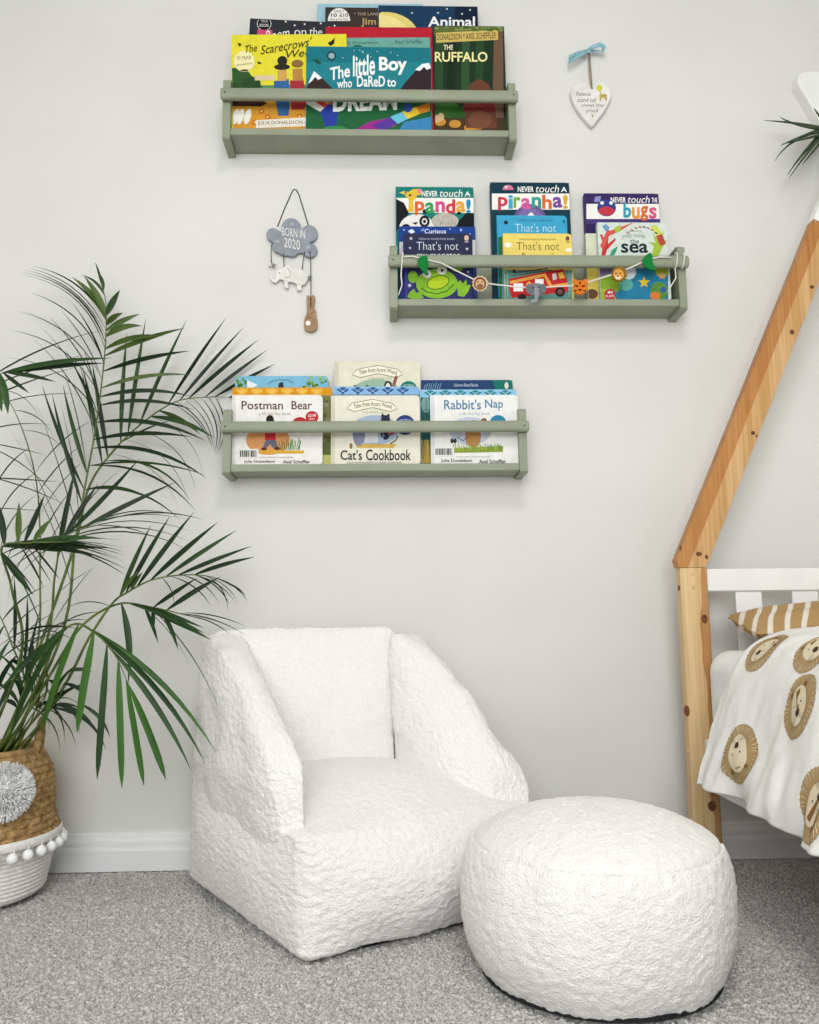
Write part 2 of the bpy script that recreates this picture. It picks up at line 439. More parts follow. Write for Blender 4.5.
# carpet: a gently uneven pile surface, fine where the photograph sees it
def carpet():
    v = []; fs = []; x0, x1, y0, y1, st = -1.0, 1.2, -0.95, 0.0, 0.0040
    nx, ny = int((x1-x0)/st)+1, int((y1-y0)/st)+1
    for i in range(nx):
        for j in range(ny):
            x = x0+(x1-x0)*i/(nx-1); y = y0+(y1-y0)*j/(ny-1)
            e = min(i, nx-1-i, j, ny-1-j); z = 0.0
            if e > 0:
                p = Vector((x, y, 0)); z = 0.0060*noise.noise(p*185)+0.0016*noise.noise(p*60+Vector((3, 1, 0)))-0.0025
            v.append((x, y, z))
    fs = [f[::-1] for f in grid_faces(nx, ny)]
    b = MB(); b.add(v, fs, MAT_CARPET)
    for lo, hi in (((XL, YF, 0), (x0, 0, 0)), ((x1, YF, 0), (XR, 0, 0)), ((x0, YF, 0), (x1, y0, 0))):
        b.add([(lo[0], lo[1], 0), (hi[0], lo[1], 0), (hi[0], hi[1], 0), (lo[0], hi[1], 0)], [(0, 1, 2, 3)], MAT_CARPET)
    o = b.build('floor', smooth=False); tag(o, kind='structure')
carpet()

def skirting(name, x0, x1):
    prof = [(0, 0), (-0.018, 0), (-0.018, 0.040), (-0.0165, 0.046), (-0.0120, 0.0475), (-0.0130, 0.052), (-0.0125, 0.058), (-0.0095, 0.064), (-0.0085, 0.0705), (-0.006, 0.073), (0, 0.073)]
    n = len(prof); v = [(x0, y, z) for y, z in prof]+[(x1, y, z) for y, z in prof]
    fs = [(i, i+1, n+i+1, n+i) for i in range(n-1)]+[tuple(range(n)), tuple(n+i for i in range(n))[::-1]]
    fs = [f[::-1] for f in fs]
    tag(mesh_obj(name, v, fs, MAT_TRIM), kind='structure')
skirting('baseboard_back', XL, XR)

# ================================================================== house bed
def bed():
    t = empty('house_bed', (0.64, -0.12, 0), 'pine house-frame bed with white slatted headboard, against the wall', 'bed')
    inv = Vector(t.location)
    def P(b, name, par=t, smooth=False):
        for k in range(len(b.v)): b.v[k] = b.v[k]-inv
        return b.build(name, par, smooth)
    yb, yf = -0.098, -0.125
    xl, xr = PY(680, 567, yf).x, PY(707, 567, yf).x
    ztop = PY(690, 568, yf).z
    def post(x0, x1):
        # front face in two boards: pale sapwood and an orange heartwood strip
        b = MB(); wv = 0.75
        n = 26; xs = [x0+(x1-x0)*(0.70+0.06*sin(k*0.55)+0.03*sin(k*1.7)) for k in range(n+1)]
        zs = [ztop*k/n for k in range(n+1)]
        c = 0.002
        v = []
        for k in range(n+1):
            z = zs[k]
            v += [(x0, yb, z), (x0, yf+c, z), (x0+c, yf, z), (xs[k], yf, z), (x1-c, yf, z), (x1, yf+c, z), (x1, yb, z)]
        fa = []; fb = []
        for k in range(n):
            for j in range(7):
                j2 = (j+1) % 7; q = (k*7+j, k*7+j2, (k+1)*7+j2, (k+1)*7+j)
                (fb if j in (3, 4, 5) else fa).append(q)
        fa += [tuple(range(7))[::-1], tuple(n*7+j for j in range(7))]
        b.add(v, fa, MAT_PINE); kk = b.mat(MAT_PINE_HEART)
        for f in fb: b.f.append(f); b.mi.append(kk)
        o = P(b, 'post'); return o
    po = post(xl, xr)
    xr2 = xl+0.93; post(xr2-(xr-xl), xr2)
    # knots and screw plugs on the near post
    def disc(px, py, rx, ry, mt, name, par, Y=yf, X=None, th=0.0012, n=14):
        b = MB()
        if X is None:
            c = PY(px, py, Y); ring = [(c.x+rx*cos(2*pi*k/n), c.z+ry*sin(2*pi*k/n)) for k in range(n)]
            b.extrude(ring, Y-th, Y+0.002, mt)
        else:
            c = PX(px, py, X); v = []
            for x in (X-th, X+0.002):
                v += [(x, c.y+rx*cos(2*pi*k/n), c.z+ry*sin(2*pi*k/n)) for k in range(n)]
            b.add(v, [tuple(range(n))[::-1], tuple(n+i for i in range(n))]+[(i, (i+1) % n, n+(i+1) % n, n+i) for i in range(n)], mt)
        for k in range(len(b.v)): b.v[k] = b.v[k]-inv
        return b.build(name, par)
    PLUG = noisemat('pine_plug', 'c9a878', 'd6b888', 60, rough=0.5)
    disc(693.5, 573.5, 0.0048, 0.0048, PLUG, 'screw_plug', po, th=0.0008)
    disc(694, 587.5, 0.0048, 0.0048, PLUG, 'screw_plug', po, th=0.0008)
    disc(705-0.5, 619, 0.0065, 0.0095, MAT_KNOT, 'knot', po, th=0.0004)
    disc(712, 806, 0.0085, 0.010, MAT_KNOT, 'knot', po, th=0.0004)
    disc(679, 588, 0.006, 0.006, MAT_KNOT, 'screw_hole', po, X=xl, th=0.0004)
    disc(687, 711, 0.0055, 0.011, MAT_KNOT, 'knot', po, th=0.0004)
    disc(689, 751, 0.0042, 0.0042, PLUG, 'screw_plug', po, th=0.0008)
    # rafters
    A = PY(676.5, 560, yf); B = PY(813.5, 219, yf)
    d = Vector((B.x-A.x, 0, B.z-A.z)); ln = d.length; d.normalize(); nrm = Vector((d.z, 0, -d.x))
    wid = 0.062
    xm = (xl+xr2)/2
    tl = (xm-A.x)/d.x
    def rafter(mirror):
        def mp(p):
            p = Vector(p)
            if mirror: p.x = 2*xm-p.x
            return p
        P0 = Vector((xl, yf, ztop)); outer0 = A+d*0.0
        b = MB(); bw = MB()
        def prism(bb, poly, mt):
            pl = [(mp((q.x, 0, q.z)).x, q.z) for q in poly]; bb.extrude(pl, yf, yb, mt, bev=0.0006)
        # foot cut level with the post top
        f0 = Vector((xl, 0, ztop+0.001)); f1 = Vector((xr+0.004, 0, ztop+0.001))
        outA = Vector((A.x, 0, max(A.z, ztop+0.012)))
        tw = ln
        outT = Vector((A.x, 0, A.z))+d*tw; inT = outT+nrm*wid
        # inner line start
        tin = (ztop+0.001-(A.z+nrm.z*wid))/d.z; in0 = Vector((A.x, 0, A.z))+nrm*wid+d*tin
        mT = outT+nrm*wid*0.42; xf = min(in0.x, xr+0.012); m0 = Vector((xl+(xf-xl)*0.30, 0, ztop+0.001))
        prism(b, [Vector((xl-0.003, 0, ztop+0.001)), m0, mT, outT, outA], MAT_PINE_EDGE)
        prism(b, [m0, Vector((xf, 0, ztop+0.001)), inT, mT], MAT_PINE_RAFTER)
        # painted peak
        topo = Vector((A.x, 0, A.z))+d*((xm-A.x)/d.x)
        tin2 = (xm-(A.x+nrm.x*wid))/d.x; topi = Vector((A.x, 0, A.z))+nrm*wid+d*tin2
        prism(bw, [outT+d*0.0005, inT+d*0.0005, topi, topo], MAT_WHITEPAINT)
        o = P(b, 'rafter'); P(bw, 'painted_peak', o); return o
    ra = rafter(False); rafter(True)
    for px, py, rx, ry in ((699, 554, 0.0065, 0.0048), (706.5, 557, 0.0033, 0.0048), (753, 433, 0.0045, 0.0045), (756.5, 436, 0.002, 0.003), (792, 332, 0.005, 0.006), (812, 287, 0.005, 0.004), (680.5, 548, 0.0022, 0.005)):
        disc(px, py, rx, ry, MAT_KNOT, 'knot', ra, th=0.0004)
    # headboard
    ty = yf+0.012; by = yb-0.005
    z1, z0 = PY(760, 568.5, ty).z, PY(760, 591, ty).z
    b = MB(); b.box((xr+0.001, ty, z0), (xr2-(xr-xl)-0.001, by, z1), MAT_WHITEPAINT, 0.002); P(b, 'top_rail')
    for px in (738, 795):
        x0 = PY(px, 620, ty).x; x1 = PY(px+26, 620, ty).x
        b = MB(); b.box((x0, ty+0.004, 0.28), (x1, by-0.004, z0-0.0005), MAT_WHITEPAINT, 0.002); P(b, 'slat')
    xw = x1-x0; pitch = 0.122
    for k in range(1, 5):
        b = MB(); b.box((x0+pitch*k, ty+0.004, 0.28), (x0+pitch*k+xw, by-0.004, z0-0.0005), MAT_WHITEPAINT, 0.002); P(b, 'slat')
    b = MB(); b.box((xr+0.001, ty, 0.17), (xr2-(xr-xl)-0.001, by, 0.28), MAT_WHITEPAINT, 0.002); P(b, 'bottom_rail')
    # side rails run out towards the foot
    for xa in (xl+0.030, xr2-0.056):
        b = MB(); b.box((xa, -1.95, 0.165), (xa+0.026, yf-0.001, 0.262), MAT_WHITEPAINT, 0.002); P(b, 'side_rail')
    b = MB(); b.box((xl+0.057, -1.94, 0.225), (xr2-0.057, yf-0.004, 0.24), MAT_PINE); P(b, 'bed_base')
    for xa in (xl, xr2-0.065):
        b = MB(); b.box((xa, -2.0, 0), (xa+0.065, -1.951, 0.5), MAT_PINE, 0.002); P(b, 'foot_post')
    return xl, xr, xr2, yf
XPL, XPR, XPR2, YPF = bed()

def mattress():
    x0, x1 = XPL+0.032, XPR2-0.03; y0, y1 = -1.93, YPF-0.008; z0, z1 = 0.264, 0.440
    v, f = hexpuff([(x0, y0, z0), (x1, y0, z0), (x0, y1, z0), (x1, y1, z0), (x0, y0, z1), (x1, y0, z1), (x0, y1, z1), (x1, y1, z1)], 0.14, {(2, 1): 0.01}, 24)
    # keep the rounding even despite the long shape: radius in metres
    c = Vector(((x0+x1)/2, (y0+y1)/2, (z0+z1)/2)); h = Vector(((x1-x0)/2, (y1-y0)/2, (z1-z0)/2)); r = 0.045
    n = 40; vm, fm = hexpuff([(-1, -1, -1), (1, -1, -1), (-1, 1, -1), (1, 1, -1), (-1, -1, 1), (1, -1, 1), (-1, 1, 1), (1, 1, 1)], 0.0001, {}, n)
    vv = []
    for p in vm:
        # cluster samples near the edges
        q = Vector([math.copysign(abs(k)**0.4, k) for k in p])
        P_ = Vector((q.x*h.x, q.y*h.y, q.z*h.z)); I = Vector([max(-h[k]+r, min(h[k]-r, P_[k])) for k in range(3)]); dl = P_-I
        vv.append(c+I+(dl.normalized()*r if dl.length > 1e-9 else dl))
    o = mesh_obj('mattress', vv, fm, MAT_SHEET, smooth=True)
    tag(o, 'white sheeted mattress on the house bed', 'mattress')
mattress()

# ------------------------------------------------------------------ duvet with printed lion faces
def duvet():
    xc = 1.12; zt = 0.478
    # cross-section from the bed centre over the near edge and down to the hem (X, Z)
    sec = [(xc, 0.490), (0.95, 0.489), (0.80, 0.486), (0.725, 0.478), (0.676, 0.456), (0.645, 0.415), (0.625, 0.365), (0.611, 0.320), (0.599, 0.275), (0.586, 0.230), (0.579, 0.197)]
    cum = [0]
    for a, b_ in zip(sec[:-1], sec[1:]): cum.append(cum[-1]+math.hypot(b_[0]-a[0], b_[1]-a[1]))
    L = cum[-1]
    def cs(s):
        s = max(0, min(L, s)); i = 0
        while i < len(sec)-2 and cum[i+1] < s: i += 1
        t = (s-cum[i])/(cum[i+1]-cum[i])
        g = lambda k: sec[max(0, min(len(sec)-1, k))]
        p0, p1, p2, p3 = g(i-1), g(i), g(i+1), g(i+2); r = []
        for k in (0, 1):
            r.append(0.5*(2*p1[k]+(p2[k]-p0[k])*t+(2*p0[k]-5*p1[k]+4*p2[k]-p3[k])*t*t+(3*p1[k]-p0[k]-3*p2[k]+p3[k])*t**3))
        return r
    Y0, Y1 = -0.262, -1.75
    def S(u, s):
        """u metres from the head edge, s metres along the cross-section"""
        x, z = cs(s); k = max(0, (s-(L-0.34))/0.34); k = min(k, 1)
        y = Y0-u+0.03*(1-k)*0
        fold = sin(u*30+1.2*noise.noise(Vector((u*4, s*3, 0)))*3)*0.5+sin(u*15+2)*0.5
        cr = noise.noise(Vector((u*13, s*8, 2)))*0.010+noise.noise(Vector((u*30, s*16+u*8, 5)))*0.005
        out = k*(0.018*fold*k*min(1, u/0.1))+cr*(0.5+1.3*k)
        nx = -k; nz = (1-k)
        hem = 0.005*sin(u*11+0.6)*k*k
        # corner of the head edge flares out and lifts
        fl = max(0, 1-u/0.10)
        edge = max(0, 1-u/0.03); z_edge = -0.02*edge*(1-k)
        return Vector((x+nx*out-0.012*fl*k*k, y, z+nz*out+hem+0.004*fl*k**3+z_edge))
    nu, nv = 200, 110; U = [1.49*(i/(nu-1))**1.5 for i in range(nu)]; V = [L*(j/(nv-1))**0.8 for j in range(nv)]
    top = [S(u, s) for u in U for s in V]
    def nrm(u, s):
        e = 0.004; a = S(u+e, s)-S(u-e, s); b_ = S(u, s+e)-S(u, s-e); return b_.cross(a).normalized()
    # thickness: puffy filling inside, thin at the borders
    v = list(top); base = len(v)
    for i, u in enumerate(U):
        for j, s in enumerate(V):
            th = 0.014*min(1, u/0.03, (L-s)/0.03+0.001)**0.5+0.004
            n_ = nrm(u, s); v.append(top[i*nv+j]-n_*th)
    fs = grid_faces(nu, nv); fs = [f[::-1] for f in fs]
    f2 = [tuple(base+i for i in f[::-1]) for f in fs]
    side = []
    for i in range(nu-1):
        a, b_ = i*nv+nv-1, (i+1)*nv+nv-1; side.append((a, b_, base+b_, base+a))
        a, b_ = i*nv, (i+1)*nv; side.append((b_, a, base+a, base+b_))
    for j in range(nv-1):
        side.append((j+1, j, base+j, base+j+1)); a = (nu-1)*nv+j; side.append((a, a+1, base+a+1, base+a))
    t = empty('duvet', (0.9, -0.9, 0.45), 'white duvet with tan lion-face print hanging over the side of the house bed', 'duvet')
    off = Vector(t.location)
    # check orientation
    o = mesh_obj('duvet_cover', [p-off for p in v], fs+f2+side, MAT_LINEN, t, smooth=True)
    # far half of the duvet, over the other side
    # printed lions laid into the cloth's own surface coordinates
    TAN = M('b09468', 0.9, 0.1); CREAM = M('e2d4b8', 0.9, 0.1); BRN = M('8a6338', 0.9, 0.1); DK = M('4a3a2c', 0.9, 0.1)
    cand = [(u, s, *proj(S(u, s))) for u in np.linspace(0.0, 0.7, 141) for s in np.linspace(L-0.62, L, 141)]
    arr = np.array([(c[2], c[3]) for c in cand])
    def uv_at(px, py):
        i = int(np.argmin((arr[:, 0]-px)**2+(arr[:, 1]-py)**2)); return cand[i][0], cand[i][1]
    def lion(u0, s0, R, ang):
        b_ = MB()
        def pt(a, r, lift):
            u = u0+r*cos(a+ang); s = s0+r*sin(a+ang)*1.05
            if u < 0.004 or s > L-0.004: u = max(u, 0.004); s = min(s, L-0.004)
            return S(u, s)+nrm(u, s)*lift-off
        def fan(rf, n, lift, mt, rings=4):
            vv = [pt(0, 0, lift)]; ff = []
            for q in range(1, rings+1):
                for k in range(n):
                    a = 2*pi*k/n; vv.append(pt(a, rf(a, k)*q/rings, lift))
            for k in range(n): ff.append((0, 1+(k+1) % n, 1+k))
            for q in range(rings-1):
                for k in range(n):
                    k2 = (k+1) % n; ff.append((1+q*n+k, 1+q*n+k2, 1+(q+1)*n+k2, 1+(q+1)*n+k))
            b_.add(vv, ff, mt)
        n = 72
        fan(lambda a, k: R*(1+(0.02 if k % 2 else -0.02)), n, 0.0008, TAN, 6)
        # gaps between the mane strands
        for k in range(40):
            a = 2*pi*k/40+random.uniform(-.04, .04); r0, r1 = R*random.uniform(0.62, 0.7), R*random.uniform(0.9, 0.99); w = 0.022
            b_.add([pt(a-w*1.0, r0, 0.0014), pt(a, (r0+r1)/2, 0.0014), pt(a+w, r1, 0.0014), pt(a-w, r1, 0.0014)], [(0, 1, 2, 3)], M('ddceb4', 0.9, 0.1))
        fan(lambda a, k: R*0.56*(1+0.12*cos(2*a)), 40, 0.0017, CREAM, 3)
        def poly(pts, mt, lift=0.0022):
            vv = [pt(math.atan2(y, x), math.hypot(x, y)*R, lift) for x, y in pts]
            b_.add(vv, [tuple(range(len(vv)))], mt)
        poly([(-0.5, 0.12), (-0.5, -0.12), (0.18, -0.06), (0.18, 0.06)], BRN)
        poly([(0.15, -0.12), (0.30, -0.10), (0.36, 0.0), (0.30, 0.10), (0.15, 0.12)], DK, 0.0026)
        for sg in (-1, 1):
            poly([(-0.08, sg*0.2), (-0.04, sg*0.26), (0.0, sg*0.2), (-0.04, sg*0.18)], DK, 0.0026)
            poly([(-0.42, sg*0.42), (-0.56, sg*0.5), (-0.6, sg*0.36), (-0.5, sg*0.3)], BRN, 0.0026)
            for q in (0.1, 0.2, 0.3):
                poly([(0.33, sg*0.04), (0.33+q*0.8, sg*(0.42-q*0.3)), (0.345+q*0.8, sg*(0.42-q*0.3))], DK, 0.0026)
        b_.build('printed_lion', o)
    for px, py, R, ang in ((737.5, 752, 0.049, -2.0), (799, 706, 0.049, 1.1), (818, 806, 0.047, -1.2), (764, 650, 0.047, 2.2), (815, 646, 0.045, 0.5)):
        u, s = uv_at(px, py); lion(u, s, R, ang)
    for u, s, a in ((0.62, L-0.22, 0.4), (0.80, L-0.12, 2.2), (0.75, L-0.5, 1.2), (1.05, L-0.3, 0.2), (0.5, L-0.62, 2.8), (1.25, L-0.14, 1.9)):
        lion(u, s, 0.048, a)
duvet()

def bed_pillow():
    t_mat, nt, bs = newmat('pillow_zebra_stripe')
    tc = nt.nodes.new('ShaderNodeTexCoord'); mp = nt.nodes.new('ShaderNodeMapping'); mp.inputs['Rotation'].default_value = (0, 0, radians(28))
    nt.links.new(tc.outputs['Object'], mp.inputs['Vector'])
    wv = nt.nodes.new('ShaderNodeTexWave'); wv.inputs['Scale'].default_value = 10.5; wv.inputs['Distortion'].default_value = 5.0; wv.inputs['Detail'].default_value = 1; wv.inputs['Detail Scale'].default_value = 0.6
    nt.links.new(mp.outputs[0], wv.inputs['Vector'])
    r = nt.nodes.new('ShaderNodeValToRGB'); r.color_ramp.interpolation = 'LINEAR'
    r.color_ramp.elements[0].position = 0.20; r.color_ramp.elements[0].color = lin('ded5c8'); r.color_ramp.elements[1].position = 0.26; r.color_ramp.elements[1].color = lin('ac8a5a')
    nt.links.new(wv.outputs['Fac'], r.inputs['Fac']); nt.links.new(r.outputs['Color'], bs.inputs['Base Color']); bs.inputs['Roughness'].default_value = 0.9
    c = Vector((0.958, -0.208, 0.490)); a, b_, hh = 0.265, 0.056, 0.042
    nu, nv = 64, 40; v = []
    tilt = radians(14)
    def pt(x, y, sg):
        k = max(0, (1-abs(x)**2.4))*max(0, (1-abs(y)**2.4)); th = hh*(k**0.45)
        px = a*x*(1-0.10*(1-abs(x))*y*y); py = b_*1.25*y*(1-0.12*abs(x)**1.5*(1-abs(y)))
        q = Vector((px, py, sg*th)); q.z += 0.004*noise.noise(Vector((x*4, y*3, sg)))
        yy = q.y*cos(tilt)-q.z*sin(tilt); zz = q.y*sin(tilt)+q.z*cos(tilt)
        return Vector((q.x, yy, zz))
    for sg in (1, -1):
        for i in range(nu):
            for j in range(nv): v.append(pt(-1+2*i/(nu-1), -1+2*j/(nv-1), sg))
    g = grid_faces(nu, nv); fs = [f[::-1] for f in g]+[tuple(nu*nv+i for i in f) for f in g]
    o = mesh_obj('pillow', v, fs, t_mat, smooth=True, loc=c)
    me = o.data
    tag(o, 'tan and cream zebra-striped pillow leaning on the white headboard', 'pillow')
bed_pillow()
# ================================================================== boucle bean-bag armchair
def armchair():
    t = empty('beanbag_armchair', (-0.06, -0.26, 0), 'cream boucle bean-bag armchair with swooping arms', 'armchair')
    off = Vector(t.location)
    def part(name, vf, amp=0.0024, fq=120, crease=0.0, crf=9):
        v, f = vf; o = mesh_obj(name, [Vector(p)-off for p in v], f, MAT_BOUCLE, t, smooth=True)
        wool(o, amp, fq, crease, crf); return o
    # seat block (plan corners follow the floor outline)
    FL, FR, BR, BL = (-0.121, -0.508), (0.272, -0.285), (0.085, -0.045), (-0.385, -0.120)
    z0 = 0.004
    part('seat', hexpuff([(FL[0], FL[1], z0), (FR[0], FR[1], z0), (BL[0], BL[1], 0.016), (BR[0], BR[1], 0.02),
                    (FL[0]-0.010, FL[1]+0.010, 0.180), (FR[0], FR[1]+0.01, 0.178), (BL[0], BL[1], 0.22), (BR[0], BR[1], 0.22)], 0.085,
                   {(2, 1): 0.046, (1, -1): 0.045, (0, -1): 0.022, (0, 1): 0.02}, 112), crease=0.0035)
    part('backrest', hexpuff([(-0.305, -0.225, 0.18), (0.015, -0.140, 0.18), (-0.345, -0.12, 0.17), (0.045, -0.045, 0.17),
                  (-0.345, -0.150, 0.490), (0.022, -0.085, 0.492), (-0.355, -0.085, 0.462), (0.024, -0.030, 0.468)], 0.14, {(1, -1): 0.03, (2, 1): 0.010}, 72), crease=0.003)
    part('arm', hexpuff([(-0.165, -0.462, 0.150), (-0.118, -0.466, 0.155), (-0.385, -0.125, 0.10), (-0.285, -0.150, 0.16),
                  (-0.198, -0.425, 0.295), (-0.128, -0.442, 0.275), (-0.380, -0.108, 0.500), (-0.300, -0.080, 0.512)], 0.30, {(2, 1): 0.022, (0, -1): 0.014, (0, 1): 0.008}, 84), crease=0.007, crf=10)
    part('arm', hexpuff([(0.180, -0.305, 0.140), (0.272, -0.270, 0.12), (0.012, -0.140, 0.17), (0.085, -0.045, 0.16),
                  (0.185, -0.275, 0.235), (0.266, -0.250, 0.210), (0.000, -0.100, 0.500), (0.062, -0.036, 0.498)], 0.28, {(2, 1): 0.030, (0, 1): 0.02, (0, -1): 0.015}, 84), crease=0.007, crf=11)
    # dark underside panel
    b = MB(); poly = [(-0.112, -0.485), (0.03, -0.412), (0.15, -0.340), (0.245, -0.284), (0.07, -0.06), (-0.36, -0.13)]
    n = len(poly); cx = sum(p[0] for p in poly)/n; cy = sum(p[1] for p in poly)/n
    v = []
    for z, k in ((0.0, 0.97), (0.006, 1.0), (0.02, 0.99)):
        v += [(cx+(p[0]-cx)*k-off.x, cy+(p[1]-cy)*k-off.y, z) for p in poly]
    fs = [tuple(range(n))[::-1], tuple(2*n+i for i in range(n))]
    for q in (0, 1): fs += [(q*n+i, q*n+(i+1) % n, (q+1)*n+(i+1) % n, (q+1)*n+i) for i in range(n)]
    b.add(v, fs, MAT_BLACKMESH); b.build('base_panel', t)
armchair()

# ================================================================== boucle pouf
def pouf():
    t = empty('round_pouf', (0.308, -0.540, 0), 'round white boucle pouf in front of the armchair', 'pouf')
    R = 0.1985; zs = 0.182
    n = 300
    # side: puffed drum
    prof = []
    for k in range(62):
        s = k/61; z = 0.007+(zs-0.007)*s
        r = R*(1-0.15*(1-s)**4.4-0.09*s**5)
        prof.append((r, z))
    r_s = prof[-1][0]; prof.append((r_s-0.006, zs+0.0005)); prof.append((r_s-0.010, zs-0.004))
    def wob(a, z, i, k): return 0.005*noise.noise(Vector((cos(a)*1.6, sin(a)*1.6, z*7)))+0.0022*sin(a*11+2*sin(a*3))*max(0, (z-0.1)/0.08)
    b = MB(); b.lathe(prof, MAT_BOUCLE, n, wob); o = b.build('side', t, True); wool(o, 0.0024, 120)
    # domed top with a rolled edge at the seam
    pt = [(r_s-0.006, zs-0.007), (r_s-0.0035, zs-0.001)]
    for k in range(1, 46):
        s = k/45; r = (r_s-0.003)*(1-s); z = zs+0.003+0.047*(1-(1-s)**2.3)**0.85; pt.append((max(r, 0.0006), z))
    b = MB(); b.lathe(pt, MAT_BOUCLE, n, lambda a, z, i, k: 0.0); o = b.build('top', t, True); wool(o, 0.0024, 120)
    b = MB(); b.lathe([(0.001, 0.0), (R*0.82, 0.0), (R*0.862, 0.004), (R*0.86, 0.010), (R*0.81, 0.012)], MAT_BLACKMESH, 96); b.build('base_panel', t, False)
pouf()
# ================================================================== basket and palm
BC = Vector((-0.777, -0.165, 0))
def basket():
    t = empty('belly_basket', BC, 'seagrass belly basket with white rope base, pompom fringe and woolly pompom', 'basket')
    zt, zm = 0.268, 0.114
    def prof_up(s):  # s 0 at the fringe, 1 at the rim
        return 0.148-0.040*s+0.008*sin(pi*s)-0.006*sin(2*pi*s)
    rows = 90; n = 220
    def weave(a, z, i, k):
        row = int((z-zm)/0.0125); ph = 30*a+(row % 2)*pi; u = ((z-zm)/0.0125) % 1
        sl = (u-0.5)*2.4*(1 if row % 2 else -1)
        return 0.0055*abs(sin((ph+sl)/2))**0.8*(1-(2*u-1)**4)
    b = MB(); b.lathe([(prof_up(k/rows), zm+(zt-zm)*k/rows) for k in range(rows+1)], MAT_SEAGRASS, n, weave); b.build('woven_body', t, True)
    def rope(a, z, i, k): return 0.0022*abs(sin(pi*z/0.0075))+0.0009*sin(70*a+z*700)
    pr = []
    for k in range(70):
        s = k/69; pr.append((0.124+0.021*s**0.8-0.022*max(0, 1-s/0.14)**2, 0.002+(zm-0.002)*s))
    b = MB(); b.lathe([(0.002, 0.002)]+pr, MAT_ROPEWHITE, n, lambda a, z, i, k: rope(a, z, i, k) if i else 0); b.build('rope_base', t, True)
    # rim, inside and nursery pot
    b = MB(); R = prof_up(1); b.tube([(R*cos(2*pi*k/60), R*sin(2*pi*k/60), zt) for k in range(61)], 0.0065, MAT_SEAGRASS, 8); b.build('rim', t, True)
    b = MB(); b.lathe([(R-0.006, zt), (R-0.008, zt-0.03), (R-0.012, zt-0.05)], MAT_SEAGRASS, 60); b.build('lining', t, True)
    # fringe band and its small pompoms
    Rb = 0.1515
    b = MB(); b.lathe([(Rb+0.0005, zm+0.008), (Rb+0.003, zm+0.006), (Rb+0.0032, zm-0.007), (Rb-0.001, zm-0.009)], MAT_ROPEWHITE, 96, lambda a, z, i, k: 0.0006*sin(60*a)); b.build('fringe_band', t, True)
    proto = None; nb = 33
    for k in range(nb):
        a = 2*pi*k/nb+0.05; p = Vector(((Rb+0.0045)*cos(a), (Rb+0.0045)*sin(a), zm-0.0185))
        if proto is None:
            b = MB(); b.ball((0, 0, 0), 0.0098, MAT_POM, 14, 10)
            for q in range(len(b.v)): b.v[q] = b.v[q]*(1+0.12*noise.noise(b.v[q]*420))
            b.tube([(0, 0, 0.008), (-0.001*0, 0, 0.015)], 0.0011, MAT_POM, 5)
            proto = b.build('pompom', t, True); proto.location = p
        else:
            c = proto.copy(); COL.objects.link(c); c.parent = t; c.location = p; c.rotation_euler = (random.uniform(-.3, .3), random.uniform(-.3, .3), a)
    # big woolly pompom facing the room
    d = Vector((0.71, -0.704, 0)); c = d*0.130+Vector((0, 0, 0.208)); b = MB(); up = Vector((0, 0, 1)); sd = Vector((0.704, 0.71, 0))
    b.ball(c, 0.036, MAT_POM, 20, 12, (1, 1, 1))
    for k in range(1500):
        th = math.acos(random.uniform(-0.1, 1)); ph = random.uniform(0, 2*pi)
        n_ = d*cos(th)+(sd*cos(ph)+up*sin(ph))*sin(th); n_ = (n_+Vector([random.gauss(0, .13) for _ in range(3)])).normalized()
        r1 = 0.0525*random.uniform(0.93, 1.04); a = n_.orthogonal().normalized(); e = n_.cross(a); w = 0.0017
        p0 = c+n_*0.030; p1 = c+n_*r1
        b.add([p0+a*w*0.4, p0+e*w*0.4, p0-(a+e)*w*0.4, p1+a*w*0.6, p1+e*w*0.6, p1-(a+e)*w*0.6], [(0, 1, 4, 3), (1, 2, 5, 4), (2, 0, 3, 5), (3, 4, 5)], MAT_POM)
    o = b.build('large_pompom', t, False); o['kind'] = 'stuff'
    # two looped handles
    for a0 in (0.28, 0.28+pi):
        b = MB(); pts = []
        for k in range(17):
            s = -1+2*k/16; a = a0+s*0.34; rr = R+0.003; z = zt-0.015+0.068*(1-abs(s)**2.6)
            pts.append((rr*cos(a), rr*sin(a), z))
        b.tube(pts, 0.0068, MAT_SEAGRASS, 8)
        for q in range(len(b.v)): b.v[q] = b.v[q]+Vector((1, 1, 1))*0.0016*noise.noise(b.v[q]*160)
        b.build('handle', t, True)
basket()

